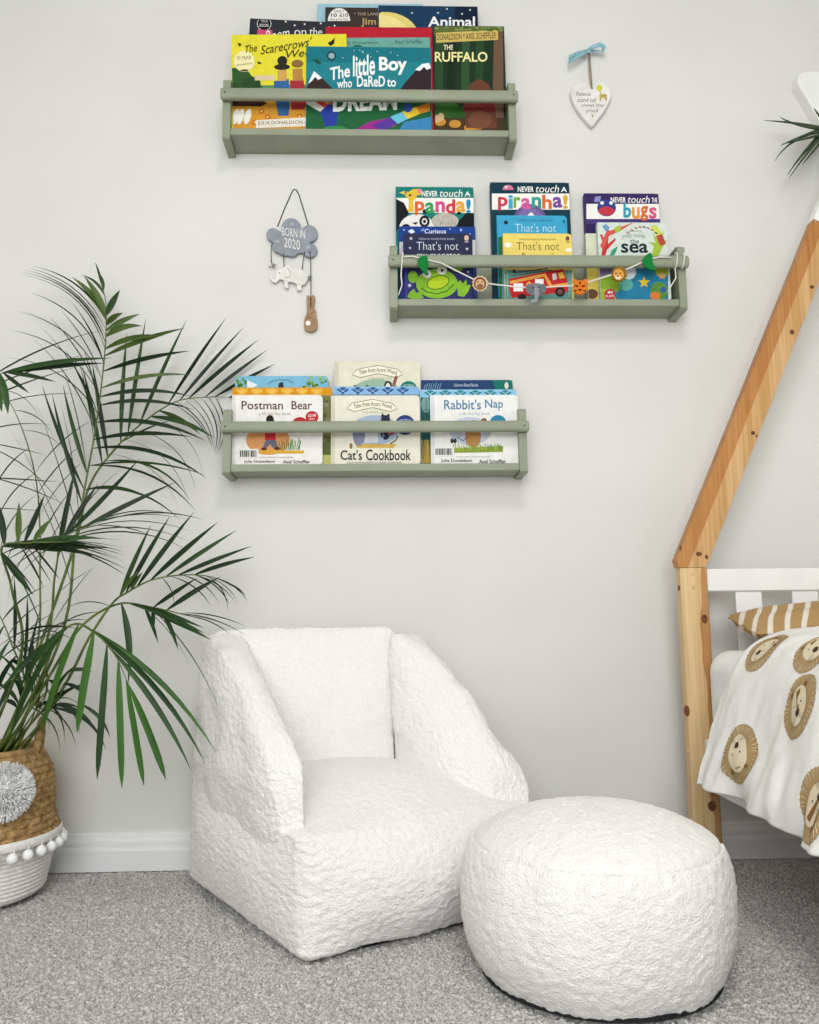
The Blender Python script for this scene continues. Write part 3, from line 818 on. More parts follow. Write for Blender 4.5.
def palm():
    t = empty('areca_palm', BC+Vector((0, 0, 0.02)), 'tall areca palm with arching feathery fronds growing from the belly basket', 'plant'); o = Vector(t.location)
    b = MB(); b.lathe([(0.001, 0.0), (0.07, 0.0), (0.086, 0.19), (0.082, 0.19), (0.080, 0.172), (0.001, 0.178)], MAT_SOIL, 40); b.build('potted_soil', t)
    VIEW = lambda p: (CAM-p).normalized()
    def cat(P, t_):
        i = min(int(t_), len(P)-2); u = t_-i; p0, p1, p2, p3 = P[max(i-1, 0)], P[i], P[i+1], P[min(i+2, len(P)-1)]
        return 0.5*((2*p1)+(p2-p0)*u+(2*p0-5*p1+4*p2-p3)*u*u+(3*p1-p0-3*p2+p3)*u**3)
    def leaf(fr, p0, p2, bow, w, tw, mt, blunt=False):
        v0 = VIEW((p0+p2)/2); ax = p2-p0; perp = v0.cross(ax).normalized()
        if perp.z < 0: perp = -perp
        p1 = (p0+p2)/2+perp*bow*ax.length
        n = 9; vs_ = []
        for k in range(n+1):
            s = k/n; p = p0*(1-s)**2+p1*2*s*(1-s)+p2*s*s; tg = ((p1-p0)*(1-s)+(p2-p1)*s).normalized()
            v = VIEW(p); sd = tg.cross(v).normalized(); nn = sd.cross(tg)
            q = tw+0.35*(s-0.5); side = sd*cos(q)+nn*sin(q); nr = side.cross(tg)
            wd = w*(0.22+0.78*min(1, s/0.28)**0.8)*(1-max(0, (s-0.45)/0.55)**(1.7 if not blunt else 5))
            wd = max(wd, w*0.04)
            for e in (-1, 0, 1): vs_.append(p+side*wd*0.5*e+nr*(-0.18*wd if e == 0 else 0.0)-o)
        for q in vs_:
            if q.y+o.y > -0.004: q.y = -0.004-o.y
        fs = []
        for k in range(n):
            for e in (0, 1): a = k*3+e; fs.append((a, a+1, a+4, a+3))
        return mesh_obj('leaflet', vs_, fs, mt, fr, True)
    def frond(rachis, groups, r0=0.0034, mt=MAT_STEM):
        P = [PY(x, y, Y) for x, y, Y in rachis]; N = 60
        P[0] = BC+Vector(((rachis[0][0]-24)*0.0016, random.uniform(-.035, .035), 0.195))
        cv = [cat(P, (len(P)-1)*k/N) for k in range(N+1)]
        b = MB(); b.tube([p-o for p in cv], [r0*(1-0.82*k/N) for k in range(N+1)], mt, 7); fr = b.build('frond', t, True)
        pj = [proj(p) for p in cv]
        for leaves, w, thin, mats, dy in groups:
            for q in leaves:
                sx, sy, ex, ey, bow = q[:5]
                i = min(range(len(pj)), key=lambda k: (pj[k][0]-sx)**2+(pj[k][1]-sy)**2)
                p0 = cv[i]
                if math.hypot(pj[i][0]-sx, pj[i][1]-sy) > 40: p0 = PY(sx, sy, p0.y)
                ye = min(-0.012, p0.y+random.uniform(*dy)); p2 = PY(ex, ey, ye)
                tw = radians(random.uniform(62, 80))*random.choice([-1, 1]) if thin else radians(random.uniform(-28, 28))
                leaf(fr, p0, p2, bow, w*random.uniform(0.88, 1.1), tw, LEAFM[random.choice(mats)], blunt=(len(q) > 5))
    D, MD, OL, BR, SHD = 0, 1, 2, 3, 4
    def inter(a, b_, n):  # evenly spread leaflets between two key ones
        return [tuple(a[k]+(b_[k]-a[k])*i/(n-1) for k in range(5)) for i in range(n)]
    # tall upright frond
    frond([(40, 765, -0.17), (60, 640, -0.14), (75, 545, -0.12), (84, 492, -0.105), (97, 420, -0.095), (105, 350, -0.085), (106, 305, -0.08), (101, 283, -0.08)], [
        ([(104, 314, 120, 290, .05), (105, 323, 123, 313, .15), (106, 330, 140, 314, .08), (107, 339, 142, 326, .2), (107, 349, 162, 336, .15), (107, 359, 185, 328, .06)], 0.0125, False, [OL, OL, MD], (-.03, .0)),
        ([(106, 372, 189, 351, .06), (105, 385, 192, 375, .12), (104, 397, 190, 396, .13), (102, 410, 194, 410, .14), (98, 424, 206, 441, .16), (95, 437, 192, 437, .1), (92, 450, 206, 478, .2)], 0.0095, False, [OL, MD, D], (-.03, .01)),
        ([(89, 462, 205, 475, .13), (87, 468, 196, 511, .25), (83, 488, 152, 500, .2), (82, 492, 180, 520, .25)], 0.006, False, [D, MD], (-.03, .01)),
        ([(104, 318, 72, 277, .16), (104, 322, 84, 276, .12)], 0.014, False, [OL], (-.02, .01)),
        (inter((104, 320, 32, 266, .24), (104, 352, 18, 274, .3), 5)+inter((103, 360, 70, 300, .1), (96, 430, 30, 335, .12), 5)+[(102, 365, 32, 293, .25), (101, 380, 18, 311, .25), (100, 395, 10, 330, .25), (99, 410, 3, 357, .25)], 0.0085, True, [D, SHD], (-.03, .01)),
        ([(92, 440, 80, 365, .03), (98, 425, 66, 350, .05), (88, 470, 62, 365, .05), (100, 405, 84, 350, 0.03)], 0.009, True, [MD, D], (-.02, .01)),
        ([(84, 492, 42, 385, -.04), (82, 500, 52, 393, -.03), (88, 475, 63, 385, -.03)], 0.0085, False, [MD, D], (-.03, 0)),
        ([(76, 530, 37, 405, .03), (70, 560, 10, 428, .05), (78, 520, 60, 400, .04), (66, 590, 25, 470, .06)], 0.006, True, [D], (-.02, .01)),
        ([(102, 286, 95, 262, .05), (102, 290, 98, 272, .2), (103, 296, 82, 275, .25)], 0.006, False, [D, MD], (-.01, .01)),
    ])
    # a second, slimmer upright frond behind it
    frond([(30, 765, -0.16), (34, 660, -0.12), (40, 570, -0.09), (36, 480, -0.07), (14, 410, -0.06), (-18, 370, -0.06)], [
        (inter((40, 560, 76, 500, .06), (36, 470, 92, 420, .12), 5), 0.0065, True, [D, SHD], (-.02, .02)),
        (inter((39, 540, 8, 600, .2), (30, 450, -10, 520, .25), 5), 0.006, True, [D, MD], (-.02, .02)),
        (inter((24, 430, 66, 452, .25), (0, 388, 40, 420, .3), 3), 0.006, True, [D], (-.02, .01)),
    ], 0.0028)
    frond([(26, 765, -0.2), (24, 700, -0.22), (10, 640, -0.25), (-8, 600, -0.27)], [
        (inter((22, 680, 62, 640, .2), (4, 620, 48, 585, .15), 5), 0.0075, True, [D, MD, SHD], (-.03, .02)),
        (inter((20, 670, -4, 720, .15), (6, 625, -10, 690, .2), 4), 0.0085, False, [MD, D], (-.03, .02)),
        (inter((24, 700, 40, 610, .05), (14, 650, 14, 575, .03), 3), 0.007, False, [D, MD], (-.03, .02)),
    ], 0.003)
    # frond sweeping right along the wall
    frond([(42, 765, -0.15), (70, 560, -0.09), (88, 490, -0.08), (110, 455, -0.07), (140, 425, -0.06), (175, 402, -0.035), (210, 397, -0.014), (232, 398, -0.009)], [
        ([(100, 465, 82, 365, .02), (108, 455, 92, 362, .0), (118, 443, 127, 333, .02), (129, 434, 146, 318, .01), (140, 425, 187, 319, .02)], 0.0095, False, [MD, D], (-.03, 0)),
        ([(165, 405, 226, 318, .02), (178, 401, 244, 327, .02), (190, 399, 258, 340, .02), (203, 397, 267, 350, .02), (215, 397, 275, 364, .02), (228, 398, 262, 384, .02)], 0.0088, False, [D, SHD, D], (-.004, .004)),
        ([(150, 418, 214, 438, .14), (160, 412, 200, 434, .1)], 0.011, False, [OL, MD], (-.03, -.01)),
        (inter((170, 404, 212, 447, .2), (216, 398, 216, 455, .3), 7), 0.006, True, [D, SHD], (-.02, .0)),
        (inter((150, 418, 204, 480, .3), (112, 455, 180, 512, .3), 4), 0.004, True, [D, MD], (-.02, .0)),
        ([(120, 445, 172, 420, .08), (105, 462, 190, 500, .3)], 0.005, False, [MD], (-.02, 0)),
    ])
    # frond arching in from beyond the left edge, high
    frond([(10, 765, -0.2), (-30, 600, -0.24), (-45, 470, -0.26), (-25, 392, -0.27), (4, 372, -0.28)], [
        ([(2, 373, 112, 358, .06), (3, 373, 105, 363, .03), (2, 374, 80, 366, .05)], 0.010, False, [MD, D], (-.03, .02)),
        ([(5, 374, 56, 382, .05), (4, 375, 29, 393, .0)], 0.008, False, [D], (-.03, .02)),
        ([(0, 376, 8, 414, .05), (-6, 378, 2, 412, 0)], 0.014, False, [MD], (-.03, .02)),
        ([(-16, 388, 107, 329, .10), (-20, 398, 96, 352, .06), (-24, 410, 80, 366, .05)], 0.0075, True, [SHD], (-.02, .02)),
        ([(-28, 425, 78, 394, .16), (-34, 445, 54, 425, .18)], 0.007, True, [SHD], (-.02, .02)),
        ([(-40, 440, 70, 520, .22), (-45, 470, 66, 505, .08)], 0.005, True, [D], (-.02, .02)),
        ([(-45, 440, 46, 455, .03), (-45, 480, 60, 482, .02), (-45, 505, 55, 512, .02)], 0.0055, True, [MD, D], (-.02, .02)),
    ])
    # frond pointing out of the picture at mid height
    frond([(20, 765, -0.2), (20, 660, -0.26), (12, 590, -0.33), (2, 548, -0.40), (30, 543, -0.44), (70, 542, -0.46)], [
        ([(2, 546, 108, 548, .02), (6, 547, 92, 544, .04), (20, 545, 95, 556, .05), (30, 545, 100, 538, .06), (15, 546, 62, 552, .03)], 0.011, False, [D, MD], (-.02, .02)),
        ([(0, 552, 33, 595, .0)], 0.013, False, [MD], (-.02, .02)),
        ([(4, 545, -2, 503, .05), (17, 543, 19, 502, .0), (25, 543, 45, 494, .0), (33, 543, 53, 518, .1)], 0.0095, False, [D, OL], (-.02, .02)),
        (inter((12, 545, 122, 540, .06), (30, 545, 128, 577, .14), 6)+inter((40, 543, 115, 560, .1), (60, 543, 124, 552, .08), 4), 0.006, True, [D, SHD], (-.03, .03)),
        (inter((30, 545, 60, 580, .02), (10, 552, 36, 592, .05), 4), 0.007, True, [D], (-.03, .02)),
        (inter((55, 543, 20, 575, .05), (40, 545, -10, 560, .1), 4), 0.006, True, [D, MD], (-.03, .02)),
        (inter((60, 542, 196, 555, .25), (50, 540, 190, 520, .22), 4), 0.0055, True, [D], (.06, .12)),
    ])
    # fan of straight leaflets in front of the tall stem
    frond([(34, 765, -0.19), (44, 650, -0.2), (55, 575, -0.22), (64, 538, -0.25), (90, 526, -0.27)], [
        ([(50, 560, 76, 466, .02), (62, 540, 98, 484, .03), (66, 537, 140, 458, -.02), (80, 530, 176, 482, .02)], 0.0092, False, [D, SHD], (-.03, .03)),
        ([(55, 545, 120, 470, .12), (90, 526, 205, 520, .18), (86, 528, 184, 517, .22), (90, 526, 150, 535, .12)], 0.006, True, [D], (-.03, .03)),
        ([(50, 600, 90, 570, .1), (46, 630, 95, 565, .06), (44, 640, 8, 560, .08)], 0.006, True, [D, MD], (-.03, .03)),
    ])
    # middle frond reaching over the armchair
    frond([(42, 765, -0.18), (62, 690, -0.19), (88, 640, -0.19), (112, 604, -0.18), (128, 592, -0.17), (152, 580, -0.15), (182, 575, -0.13), (212, 577, -0.12), (236, 588, -0.115)], [
        ([(121, 600, 151, 525, .02), (126, 594, 170, 516, .02), (136, 588, 194, 512, .02), (150, 581, 218, 522, .02), (165, 578, 237, 530, .02), (178, 576, 252, 546, .02), (195, 576, 255, 557, .05)], 0.0098, False, [MD, D, D], (-.03, .0)),
        ([(121, 600, 141, 569, .1), (130, 592, 143, 572, .1)], 0.009, False, [OL], (-.03, 0)),
        (inter((170, 577, 211, 606, .2), (215, 578, 248, 602, .2), 5)+[(160, 579, 174, 606, .2), (225, 582, 246, 596, .15), (205, 577, 228, 610, .25), (195, 576, 238, 606, .2)], 0.0065, True, [D, SHD], (-.03, .0)),
    ])
    # lower frond beneath it
    frond([(36, 765, -0.2), (52, 672, -0.22), (82, 626, -0.25), (118, 604, -0.26), (150, 607, -0.25), (182, 614, -0.23), (206, 620, -0.22)], [
        ([(128, 604, 204, 628, .04), (134, 605, 204, 633, .03), (140, 606, 211, 640, .03)], 0.011, False, [MD, BR], (-.03, .0)),
        ([(178, 613, 245, 626, .12), (182, 614, 248, 637, .14), (190, 616, 230, 634, .12)], 0.007, True, [SHD, D], (-.03, .0)),
        ([(154, 609, 197, 578, .02), (166, 611, 220, 577, .04)], 0.0095, False, [D, MD], (-.03, .03)),
        ([(142, 608, 158, 643, .05), (152, 609, 153, 632, 0), (158, 610, 178, 650, .08)], 0.0085, False, [MD, D], (-.03, .0)),
        ([(123, 606, 128, 684, .10)], 0.0125, False, [MD], (-.03, .0)),
        ([(150, 608, 222, 718, .12), (140, 607, 190, 665, .12)], 0.005, True, [SHD], (-.02, .02)),
        (inter((70, 640, 15, 640, .3), (100, 612, 45, 650, .35), 4)+[(110, 606, 60, 612, .3)], 0.0065, True, [D, MD], (-.03, .03)),
    ])
    # nearest drooping frond
    frond([(18, 765, -0.24), (34, 692, -0.27), (56, 640, -0.31), (75, 624, -0.34), (94, 632, -0.36), (115, 655, -0.37), (128, 684, -0.37)], [
        ([(78, 625, 42, 732, .05, 1), (93, 632, 77, 733, .02, 1), (106, 646, 97, 780, .0, 1), (117, 660, 122, 789, .0, 1), (127, 680, 144, 786, .0, 1), (128, 684, 166, 780, .03, 1)], 0.0118, False, [BR, BR, MD], (-.02, .02)),
        ([(80, 625, 216, 752, .13), (88, 628, 205, 763, .12), (106, 648, 191, 770, .08)], 0.0095, False, [BR, MD], (-.02, .03)),
        ([(66, 630, 8, 745, .1), (58, 638, 2, 690, .12), (70, 626, 20, 690, .16)], 0.0115, False, [MD, BR], (-.03, .02)),
        ([(62, 634, -5, 665, .22), (68, 628, -5, 650, .25), (50, 650, -8, 700, .15)], 0.008, True, [MD, D], (-.03, .02)),
    ])
    # young shoots low in the basket
    for k, (ex, ey, w) in enumerate(((86, 697, 0), (110, 738, 0), (80, 735, 1), (64, 742, 1), (92, 672, 0), (58, 690, 0), (10, 660, 0), (4, 690, 0), (30, 640, 1), (48, 648, 1), (16, 640, 1))):
        sx = 18+2.4*k; frond([(sx, 765, -0.19-0.005*(k % 3)), ((sx*2+ex)/3, 712-(k % 4)*8, -0.2), ((sx+2*ex)/3, (690+ey)/2-10, -0.21)], [
            ([((sx+2*ex)/3, (690+ey)/2-10, ex, ey, .22), ((sx*2+ex)/3, 705, ex-14, ey-8, .25), ((sx*2+ex)/3, 712, ex-4, ey+12, .3)], 0.0075, bool(w), [D, MD, SHD], (-.03, .02))], 0.0022)
palm()
# ================================================================== sage wall shelves
SH_D = 0.080
def shelf(xl_px, xr_px, ytop, ybar0, ybar1, ylip, ybot, label, tilt=0.0):
    Yf = -SH_D
    pl = PY(xl_px, ybot, Yf); pr = PY(xr_px, ybot, Yf)
    z0 = (pl.z+pr.z)/2; zt = PY((xl_px+xr_px)/2, ytop, Yf).z; zb0 = PY((xl_px+xr_px)/2, ybar1, Yf-0.01).z; zb1 = PY((xl_px+xr_px)/2, ybar0, Yf-0.01).z
    zl = PY((xl_px+xr_px)/2, ylip, Yf).z
    x0, x1 = pl.x, pr.x; th = 0.017
    t = empty('picture_ledge', ((x0+x1)/2, 0, z0), label, 'shelf', 'sage green wall shelves'); inv = Vector(t.location)
    def P(b, name, sm=False):
        for k in range(len(b.v)): b.v[k] = b.v[k]-inv
        return b.build(name, t, sm)
    for xa in (x0, x1-th):
        c = 0.007
        prof = [(-0.0005, z0), (Yf+c*0.6, z0), (Yf, z0+c*0.6), (Yf, zt-c), (Yf+c, zt), (-0.0005, zt)]
        b = MB(); n = len(prof); v = [(xa, y, z) for y, z in prof]+[(xa+th, y, z) for y, z in prof]
        fs = [tuple(range(n)), tuple(n+i for i in range(n))[::-1]]+[(i, n+i, n+(i+1) % n, (i+1) % n) for i in range(n)]
        b.add(v, [f[::-1] for f in fs], MAT_SAGE); o = P(b, 'side_panel')
    zf = z0+0.006+0.016
    b = MB(); b.box((x0+th, Yf+0.002, zl-0.016), (x1-th, -0.0005, zl), MAT_SAGE, 0.0012); P(b, 'bottom_board')
    b = MB(); b.box((x0+th, -0.0115, zl+0.0005), (x1-th, -0.0005, min(zt-0.003, zb0+(zb0-CAM.z)*0.046+0.004)), MAT_SAGE, 0.001); P(b, 'back_board')
    # front rail: flattened dowel
    zc = (zb0+zb1)/2; hh = (zb1-zb0)/2; ring = []
    for k in range(20):
        a = 2*pi*k/20; ring.append((Yf-0.0085+0.0085*math.copysign(abs(cos(a))**0.75, cos(a)), zc+hh*math.copysign(abs(sin(a))**0.75, sin(a))))
    n = 20; v = []
    for x, s in ((x0-0.003, 0.8), (x0-0.0005, 1), (x1+0.0005, 1), (x1+0.003, 0.8)):
        v += [(x, Yf-0.0085+(y-Yf+0.0085)*s, zc+(z-zc)*s) for y, z in ring]
    fs = [tuple(range(n)), tuple(3*n+i for i in range(n))[::-1]]
    for q in range(3): fs += [(q*n+i, (q+1)*n+i, (q+1)*n+(i+1) % n, q*n+(i+1) % n) for i in range(n)]
    b = MB(); b.add(v, fs, MAT_SAGE); rail = P(b, 'front_rail', False)
    for x in (x0+th*0.45, x1-th*0.45):
        b = MB(); b.tube([(x-inv.x, Yf-0.0178-inv.y, zc-inv.z), (x-inv.x, Yf-0.015-inv.y, zc-inv.z)], 0.0022, M('5c6354')); b.build('screw_head', rail)
    return dict(x0=x0, x1=x1, zf=zl+0.0004, t=t)
S1 = shelf(222, 517, 79.5, 89.5, 101, 128.5, 139.5, 'sage green wall shelf of large picture books, hung highest on the wall')
S2 = shelf(390, 688, 245, 255.3, 267.3, 298.5, 309, 'sage green wall shelf with the felt animal garland')
S3 = shelf(222, 528, 408.5, 421, 432.3, 463.5, 473.5, 'sage green wall shelf of lift-the-flap books above the armchair')

PAGES = noisemat('book_pages', 'e4ddcc', 'f2ecdf', 200, rough=0.9, stretch=(0.05, 1, 0.05))
def rrect(w, h, r, n=5, left=False):
    """rounded on the right (and left) corners; x,z from 0,0"""
    p = []
    for cx, cz, a0, on in ((w-r, r, -90, True), (w-r, h-r, 0, True), (r, h-r, 90, left), (r, r, 180, left)):
        if on and r > 0:
            for k in range(n+1): a = radians(a0+90*k/n); p.append((cx+r*cos(a), cz+r*sin(a)))
        else: p.append((w if cx > w/2 else 0, h if cz > h/2 else 0))
    return p
def book(S, x0, x1, ytop, Yf, th, col, label, kind='paper', lean=1.5, roll=0.0, group=None, spine=None, ybot=None):
    """front cover spans pixels x0..x1 and rises to ytop on the plane Y=Yf; stands on the shelf board"""
    zb = S['zf']; ym = ytop*0.65+S_bot(S, Yf)*0.35; a = PY(x0, ym, Yf+0.002); b_ = PY(x1, ym, Yf+0.002); w = b_.x-a.x
    tl = math.tan(radians(lean)); zt = PY((x0+x1)/2, ytop, Yf).z
    for _ in range(3): zt = PY((x0+x1)/2, ytop, Yf+(zt-zb)*tl).z
    h = (zt-zb)/cos(radians(lean))
    t = empty('book', (a.x, Yf, zb), label, 'book', group)
    t.rotation_euler = (-radians(lean), radians(roll), 0)
    if roll > 0: t.location.z += w*sin(radians(roll))
    cm = M(col, 0.55, 0.15); sm = M(spine, 0.55, 0.15) if spine else cm
    r = {'board': 0.009, 'hard': 0.0, 'paper': 0.0}[kind]; ct = {'board': 0.0022, 'hard': 0.0028, 'paper': 0.0006}[kind]
    b = MB(); out = rrect(w, h, r)
    b.extrude(out, 0, ct, cm); b.extrude(out, th-ct, th, cm); b.box((0, ct, 0), (0.0015 if kind != 'paper' else 0.0006, th-ct, h), sm)
    b.build('cover', t)
    i = 0.0015 if kind == 'hard' else 0.0005
    b = MB(); b.extrude([(x*(w-i-0.002)/w+0.0016, z*(h-2*i)/h+i) for x, z in out], ct+0.0001, th-ct-0.0001, PAGES); b.build('pages', t)
    p = Print((a.x, Yf, zb), Yf, (x0+0.4, ytop+0.4, x1-0.4, S_bot(S, Yf)-0.3), lean=tl, box=(w, h))
    return t, p
def S_bot(S, Yf):
    return proj((S['x0']*0.5+S['x1']*0.5, Yf, S['zf']))[1]

# ------------------------------------------------------------------ highest shelf: large paperbacks
G1 = 'large picture books on the highest shelf'
Y = -0.062
t, p = book(S1, 306, 431.5, 47, Y, 0.004, '1f7f8b', 'teal picture book with white hand lettering and snowy mountains', group=G1)
p.R(306, 47, 432, 62, '1c7482').G([(306, 88), (314, 71), (322, 78), (340, 96), (346, 102), (306, 102)], '3a2b28').G([(308, 84), (314, 71), (322, 78), (318, 80), (315, 77), (312, 81)], 'e8eef0')
p.G([(396, 96), (404, 84), (418, 68), (428, 64), (431.5, 70), (431.5, 102), (394, 102)], '33262a').G([(415, 70), (422, 64), (429, 63), (431, 68), (427, 70), (424, 67), (420, 71)], 'e8eef0')
p.R(306, 101, 432, 132, '1f5a38').G([(306, 132), (306, 112), (330, 120), (360, 104), (400, 112), (432, 100), (432, 132)], '24633c')
p.G([(306, 101), (316, 101), (330, 108), (324, 114), (306, 104)], 'e9e4dc').G([(314, 101), (322, 101), (333, 107), (329, 111)], 'd0452f').G([(322, 101), (328, 101), (336, 106), (333, 108)], 'e89a3a').G([(320, 112), (330, 103), (338, 112), (336, 131), (326, 128)], '2c3f9e')
p.G([(350, 132), (370, 122), (388, 118), (396, 126), (372, 132)], 'a02c8c').G([(372, 126), (392, 116), (398, 123), (384, 131)], '5a3a9c').G([(390, 117), (402, 112), (408, 119), (398, 124)], '6ac0d8').G([(402, 112), (416, 107), (420, 114), (408, 119)], 'e6c53a').G([(416, 107), (430, 103), (430, 111), (420, 114)], 'd8862e')
p.G([(398, 132), (404, 122), (431, 117), (431.5, 132)], '3f86b8').E(335, 131, 14, 5, '3a8a4a').E(408, 108, 4.5, 4.5, '2f4f9c').E(331.5, 56, 4.8, 4.8, '24424c').E(331.5, 56, 3, 3, '8fb0b8').G([(313, 59), (318, 60), (322, 64), (317, 64)], '24533c')
p.T('The', 330, 66, 350, 79, 'f4f6f4', tilt=-4, weight=0.02).T('little', 353, 55, 375, 76, 'f4f6f4', tilt=-2, weight=0.02).T('Boy', 379, 57, 407, 75, 'f4f6f4', weight=0.03).T('who', 337, 79, 352, 88, 'f4f6f4', tilt=-1, weight=0.02).T('DaReD', 357, 76, 385, 87, 'f4f6f4', weight=0.02).T('to', 387, 79, 396, 87, 'f4f6f4', weight=0.02).T('DREAM', 333, 91, 397, 111, 'f4f6f4', tilt=-2, weight=0.04)
for k in range(12): p.E(random.uniform(340, 425), random.uniform(50, 60), 0.5, 0.5, 'd8eef0', 6)
p.done(t)

Y = -0.057
t, p = book(S1, 233, 348.5, 35.5, Y, 0.004, 'e4d839', 'yellow picture book with black curly lettering beside a hedge', group=G1, roll=-1.2)
p.R(233, 86, 349, 100, '5a8a62').G([(233, 68), (240, 68), (250, 74), (258, 80), (264, 88), (233, 90)], '2f5230').E(243, 78, 10, 8, '33592f').E(252, 84, 10, 7, '2b4a28').R(233, 100, 349, 132, 'd99a35')
p.G([(233, 101), (262, 101), (268, 104), (262, 107), (233, 106)], '3a2c22').E(250, 101, 14, 4, '4a342a')
# a plain stand-in for the pair of figures: a red and blue bunting of shapes by the fence
p.G([(275, 82), (290, 80), (291, 101), (289, 117), (279, 117), (276, 101)], '35669c').G([(291, 82), (304, 78), (308, 101), (305, 111), (292, 111)], 'a8323c').R(279, 70, 288, 82, 'cfa35a').R(294, 70, 304, 82, 'b98746').E(283.5, 68, 8, 3, '2c2a24').R(256, 76, 276, 81, 'd8c7a0').E(284, 62, 5, 5, '2c2a24').E(299, 65, 6, 4, '8a6a3a')
for x in (236, 241, 248): p.E(x, 117, 3.2, 8, 'f0eee6', rot=0.3)
for x, y in ((262, 112), (268, 118), (255, 123), (300, 118), (275, 122)): p.flower(x, y, 3, 'c8702a', 'e8d070')
p.G([(256, 121), (306, 119), (306, 128), (256, 129)], 'e9e2d2').T('JULIA DONALDSON - AXEL SCHEFFLER', 258, 122, 345, 126.5, '3a3630')
p.E(246, 62, 10.5, 10.5, 'efe6b0').T('10 YEAR', 239, 56.5, 253, 60, '4a452c').T('anniversary', 238, 63.5, 254, 66.5, '4a452c', tilt=-2).E(246, 71, 4, 1, '4a452c')
p.T('The', 247, 45.5, 259, 53, '3c3420', tilt=-2, shear=0.2).T('Scarecrows\'', 262.5, 42.5, 314, 51.5, '3c3420', tilt=-8, shear=0.25).T('Wedding', 288, 50, 336, 60, '3c3420', tilt=-4, shear=0.25)
p.G([(330, 45), (334, 43), (337, 40), (336, 46), (332, 48)], '2a261c').G([(240, 43), (244, 45), (241, 47)], '2a261c').G([(259, 62), (264, 64), (260, 65)], '2a261c')
p.done(t)

Y = -0.052
t, p = book(S1, 434, 505.5, 26, Y, 0.005, '26402a', 'dark green forest picture book with pale yellow lettering on a banner', group=G1)
p.R(434, 26, 505, 36, '5c6a34').R(434, 36, 505, 132, '1e3423')
for x, c in ((440, '2c4a2c'), (452, '17281c'), (466, '2f5230'), (480, '274628')): p.G([(x-4, 36), (x+4, 36), (x+3, 92), (x-5, 92)], c)
p.G([(494, 30), (503, 30), (504, 132), (492, 132)], '6e5440').G([(503, 30), (505.5, 30), (505.5, 132), (504, 132)], '241a14').G([(492, 112), (500, 106), (504, 120), (504, 132), (488, 132)], '7a604a')
p.E(446, 110, 14, 10, '3a6a30').E(462, 116, 14, 9, '34622c').R(434, 118, 505, 132, '4a3a26')
for x, y in ((440, 122), (455, 124), (478, 126), (470, 128)): p.E(x, y, 6, 4, 'c98f3c')
# plain brown boulder where the cover creature stands
p.G([(464, 96), (470, 84), (480, 79), (488, 84), (494, 96), (497, 128), (466, 128)], '6a3f30').G([(464, 102), (494, 102), (496, 112), (463, 112)], '7c2f2c').E(480, 120, 12, 9, '7a4c3a')
for x, y in ((437, 119), (441, 117)): p.E(x, y, 3, 4, 'd9b48a')
p.G([(436, 33), (498, 30), (498, 40), (436, 43)], 'cdb565').T('DONALDSON * AXEL SCHEFFLER', 437, 33, 496, 39.5, '4c4020', tilt=-2, weight=0.01).T('THE', 443.5, 45, 453, 50, 'efe8c4', weight=0.02).T('GRUFFALO', 425, 52, 487.5, 62, 'f0e6a4', weight=0.02)
for k in range(30): p.E(random.uniform(436, 504), random.uniform(27, 31), 2.2, 1.3, random.choice(['6f8040', '47602c', '839150']), 7)
p.done(t)

Y = -0.047
t, p = book(S1, 326, 433.5, 27.5, Y, 0.005, 'b71d30', 'picture book with a red border and pale teal title strip behind the teal book', group=G1, roll=-0.3)
p.R(326, 38, 430.5, 131, '6fa79b').T('Julia Donaldson', 341, 41.5, 379, 45, '2f4a48').T('Axel Scheffler', 395, 40, 424, 44, '2f4a48')
p.E(358, 47.5, 5, 2.5, '2f6a5a')
p.done(t)
Y = -0.041
t, p = book(S1, 244, 338, 22, Y, 0.005, '2e3038', 'charcoal picture book with white lettering and round black badge behind the yellow book', group=G1, roll=2.2)
p.R(240, 15, 345, 60, '30323a').E(259.5, 26.5, 7.2, 7.2, 'dadada').E(259.5, 26.5, 6.6, 6.6, '16171b').T('TRUE', 256, 22.5, 263, 25, 'd8d8d8').T('BOOKS', 255, 26.5, 264, 29.5, 'd8d8d8', weight=0.01)
p.R(253, 32.5, 268, 40, 'd04a78').T('Room', 262, 31, 285, 42, 'e6e4e0', tilt=-5).T('on', 290, 31.5, 302, 37, 'e6e4e0').T('the', 305, 28.5, 318, 36.5, 'e6e4e0').T('Broom', 324, 30, 365, 40, 'e6e4e0', tilt=6)
for x, y in ((281, 23.5), (300, 25.5), (290, 27), (316, 24), (330, 26)): p.star(x, y, 1.3, 'f2f2ea')
p.done(t)
Y = -0.035
t, p = book(S1, 325, 378.2, 7.5, Y, 0.006, '3a302e', 'dark brown picture book with white half-round price badge', group=G1)
p.E(339, 21, 11.2, 13, 'e8e6e0', a0=0, a1=180).T('ONLY', 334, 10, 344, 12.5, '2a2624').T('10', 331, 13.5, 337, 17, '2a2624', weight=0.02).T('£10', 339.5, 13.5, 348, 17, '2a2624', weight=0.02).T('MIX & MATCH', 330.5, 18.5, 347.5, 20.5, '2a2624')
p.T('* THE LAND', 354, 12.5, 380, 15.5, 'b5a58e').T('Jim', 361, 18, 376, 27, 'b0935e', weight=0.02)
p.done(t)
t, p = book(S1, 378.6, 479, 6, Y, 0.006, '17304a', 'midnight blue picture book with a big yellow moon', group=G1)
p.R(378, 6, 479, 40, '1a3a58').R(455, 6, 479, 40, '122338').E(385, 38, 34, 26, 'e2cf7a', n=30).E(380, 38, 30, 23, 'ecdc92', n=30)
p.T('Animal', 428, 16.5, 475, 27, 'f2f2f2', weight=0.02)
for x, y in ((412, 13), (438, 13), (462, 14), (447, 9), (470, 10)): p.star(x, y, 1.2, 'f2f2ea')
p.done(t)
Y = -0.027
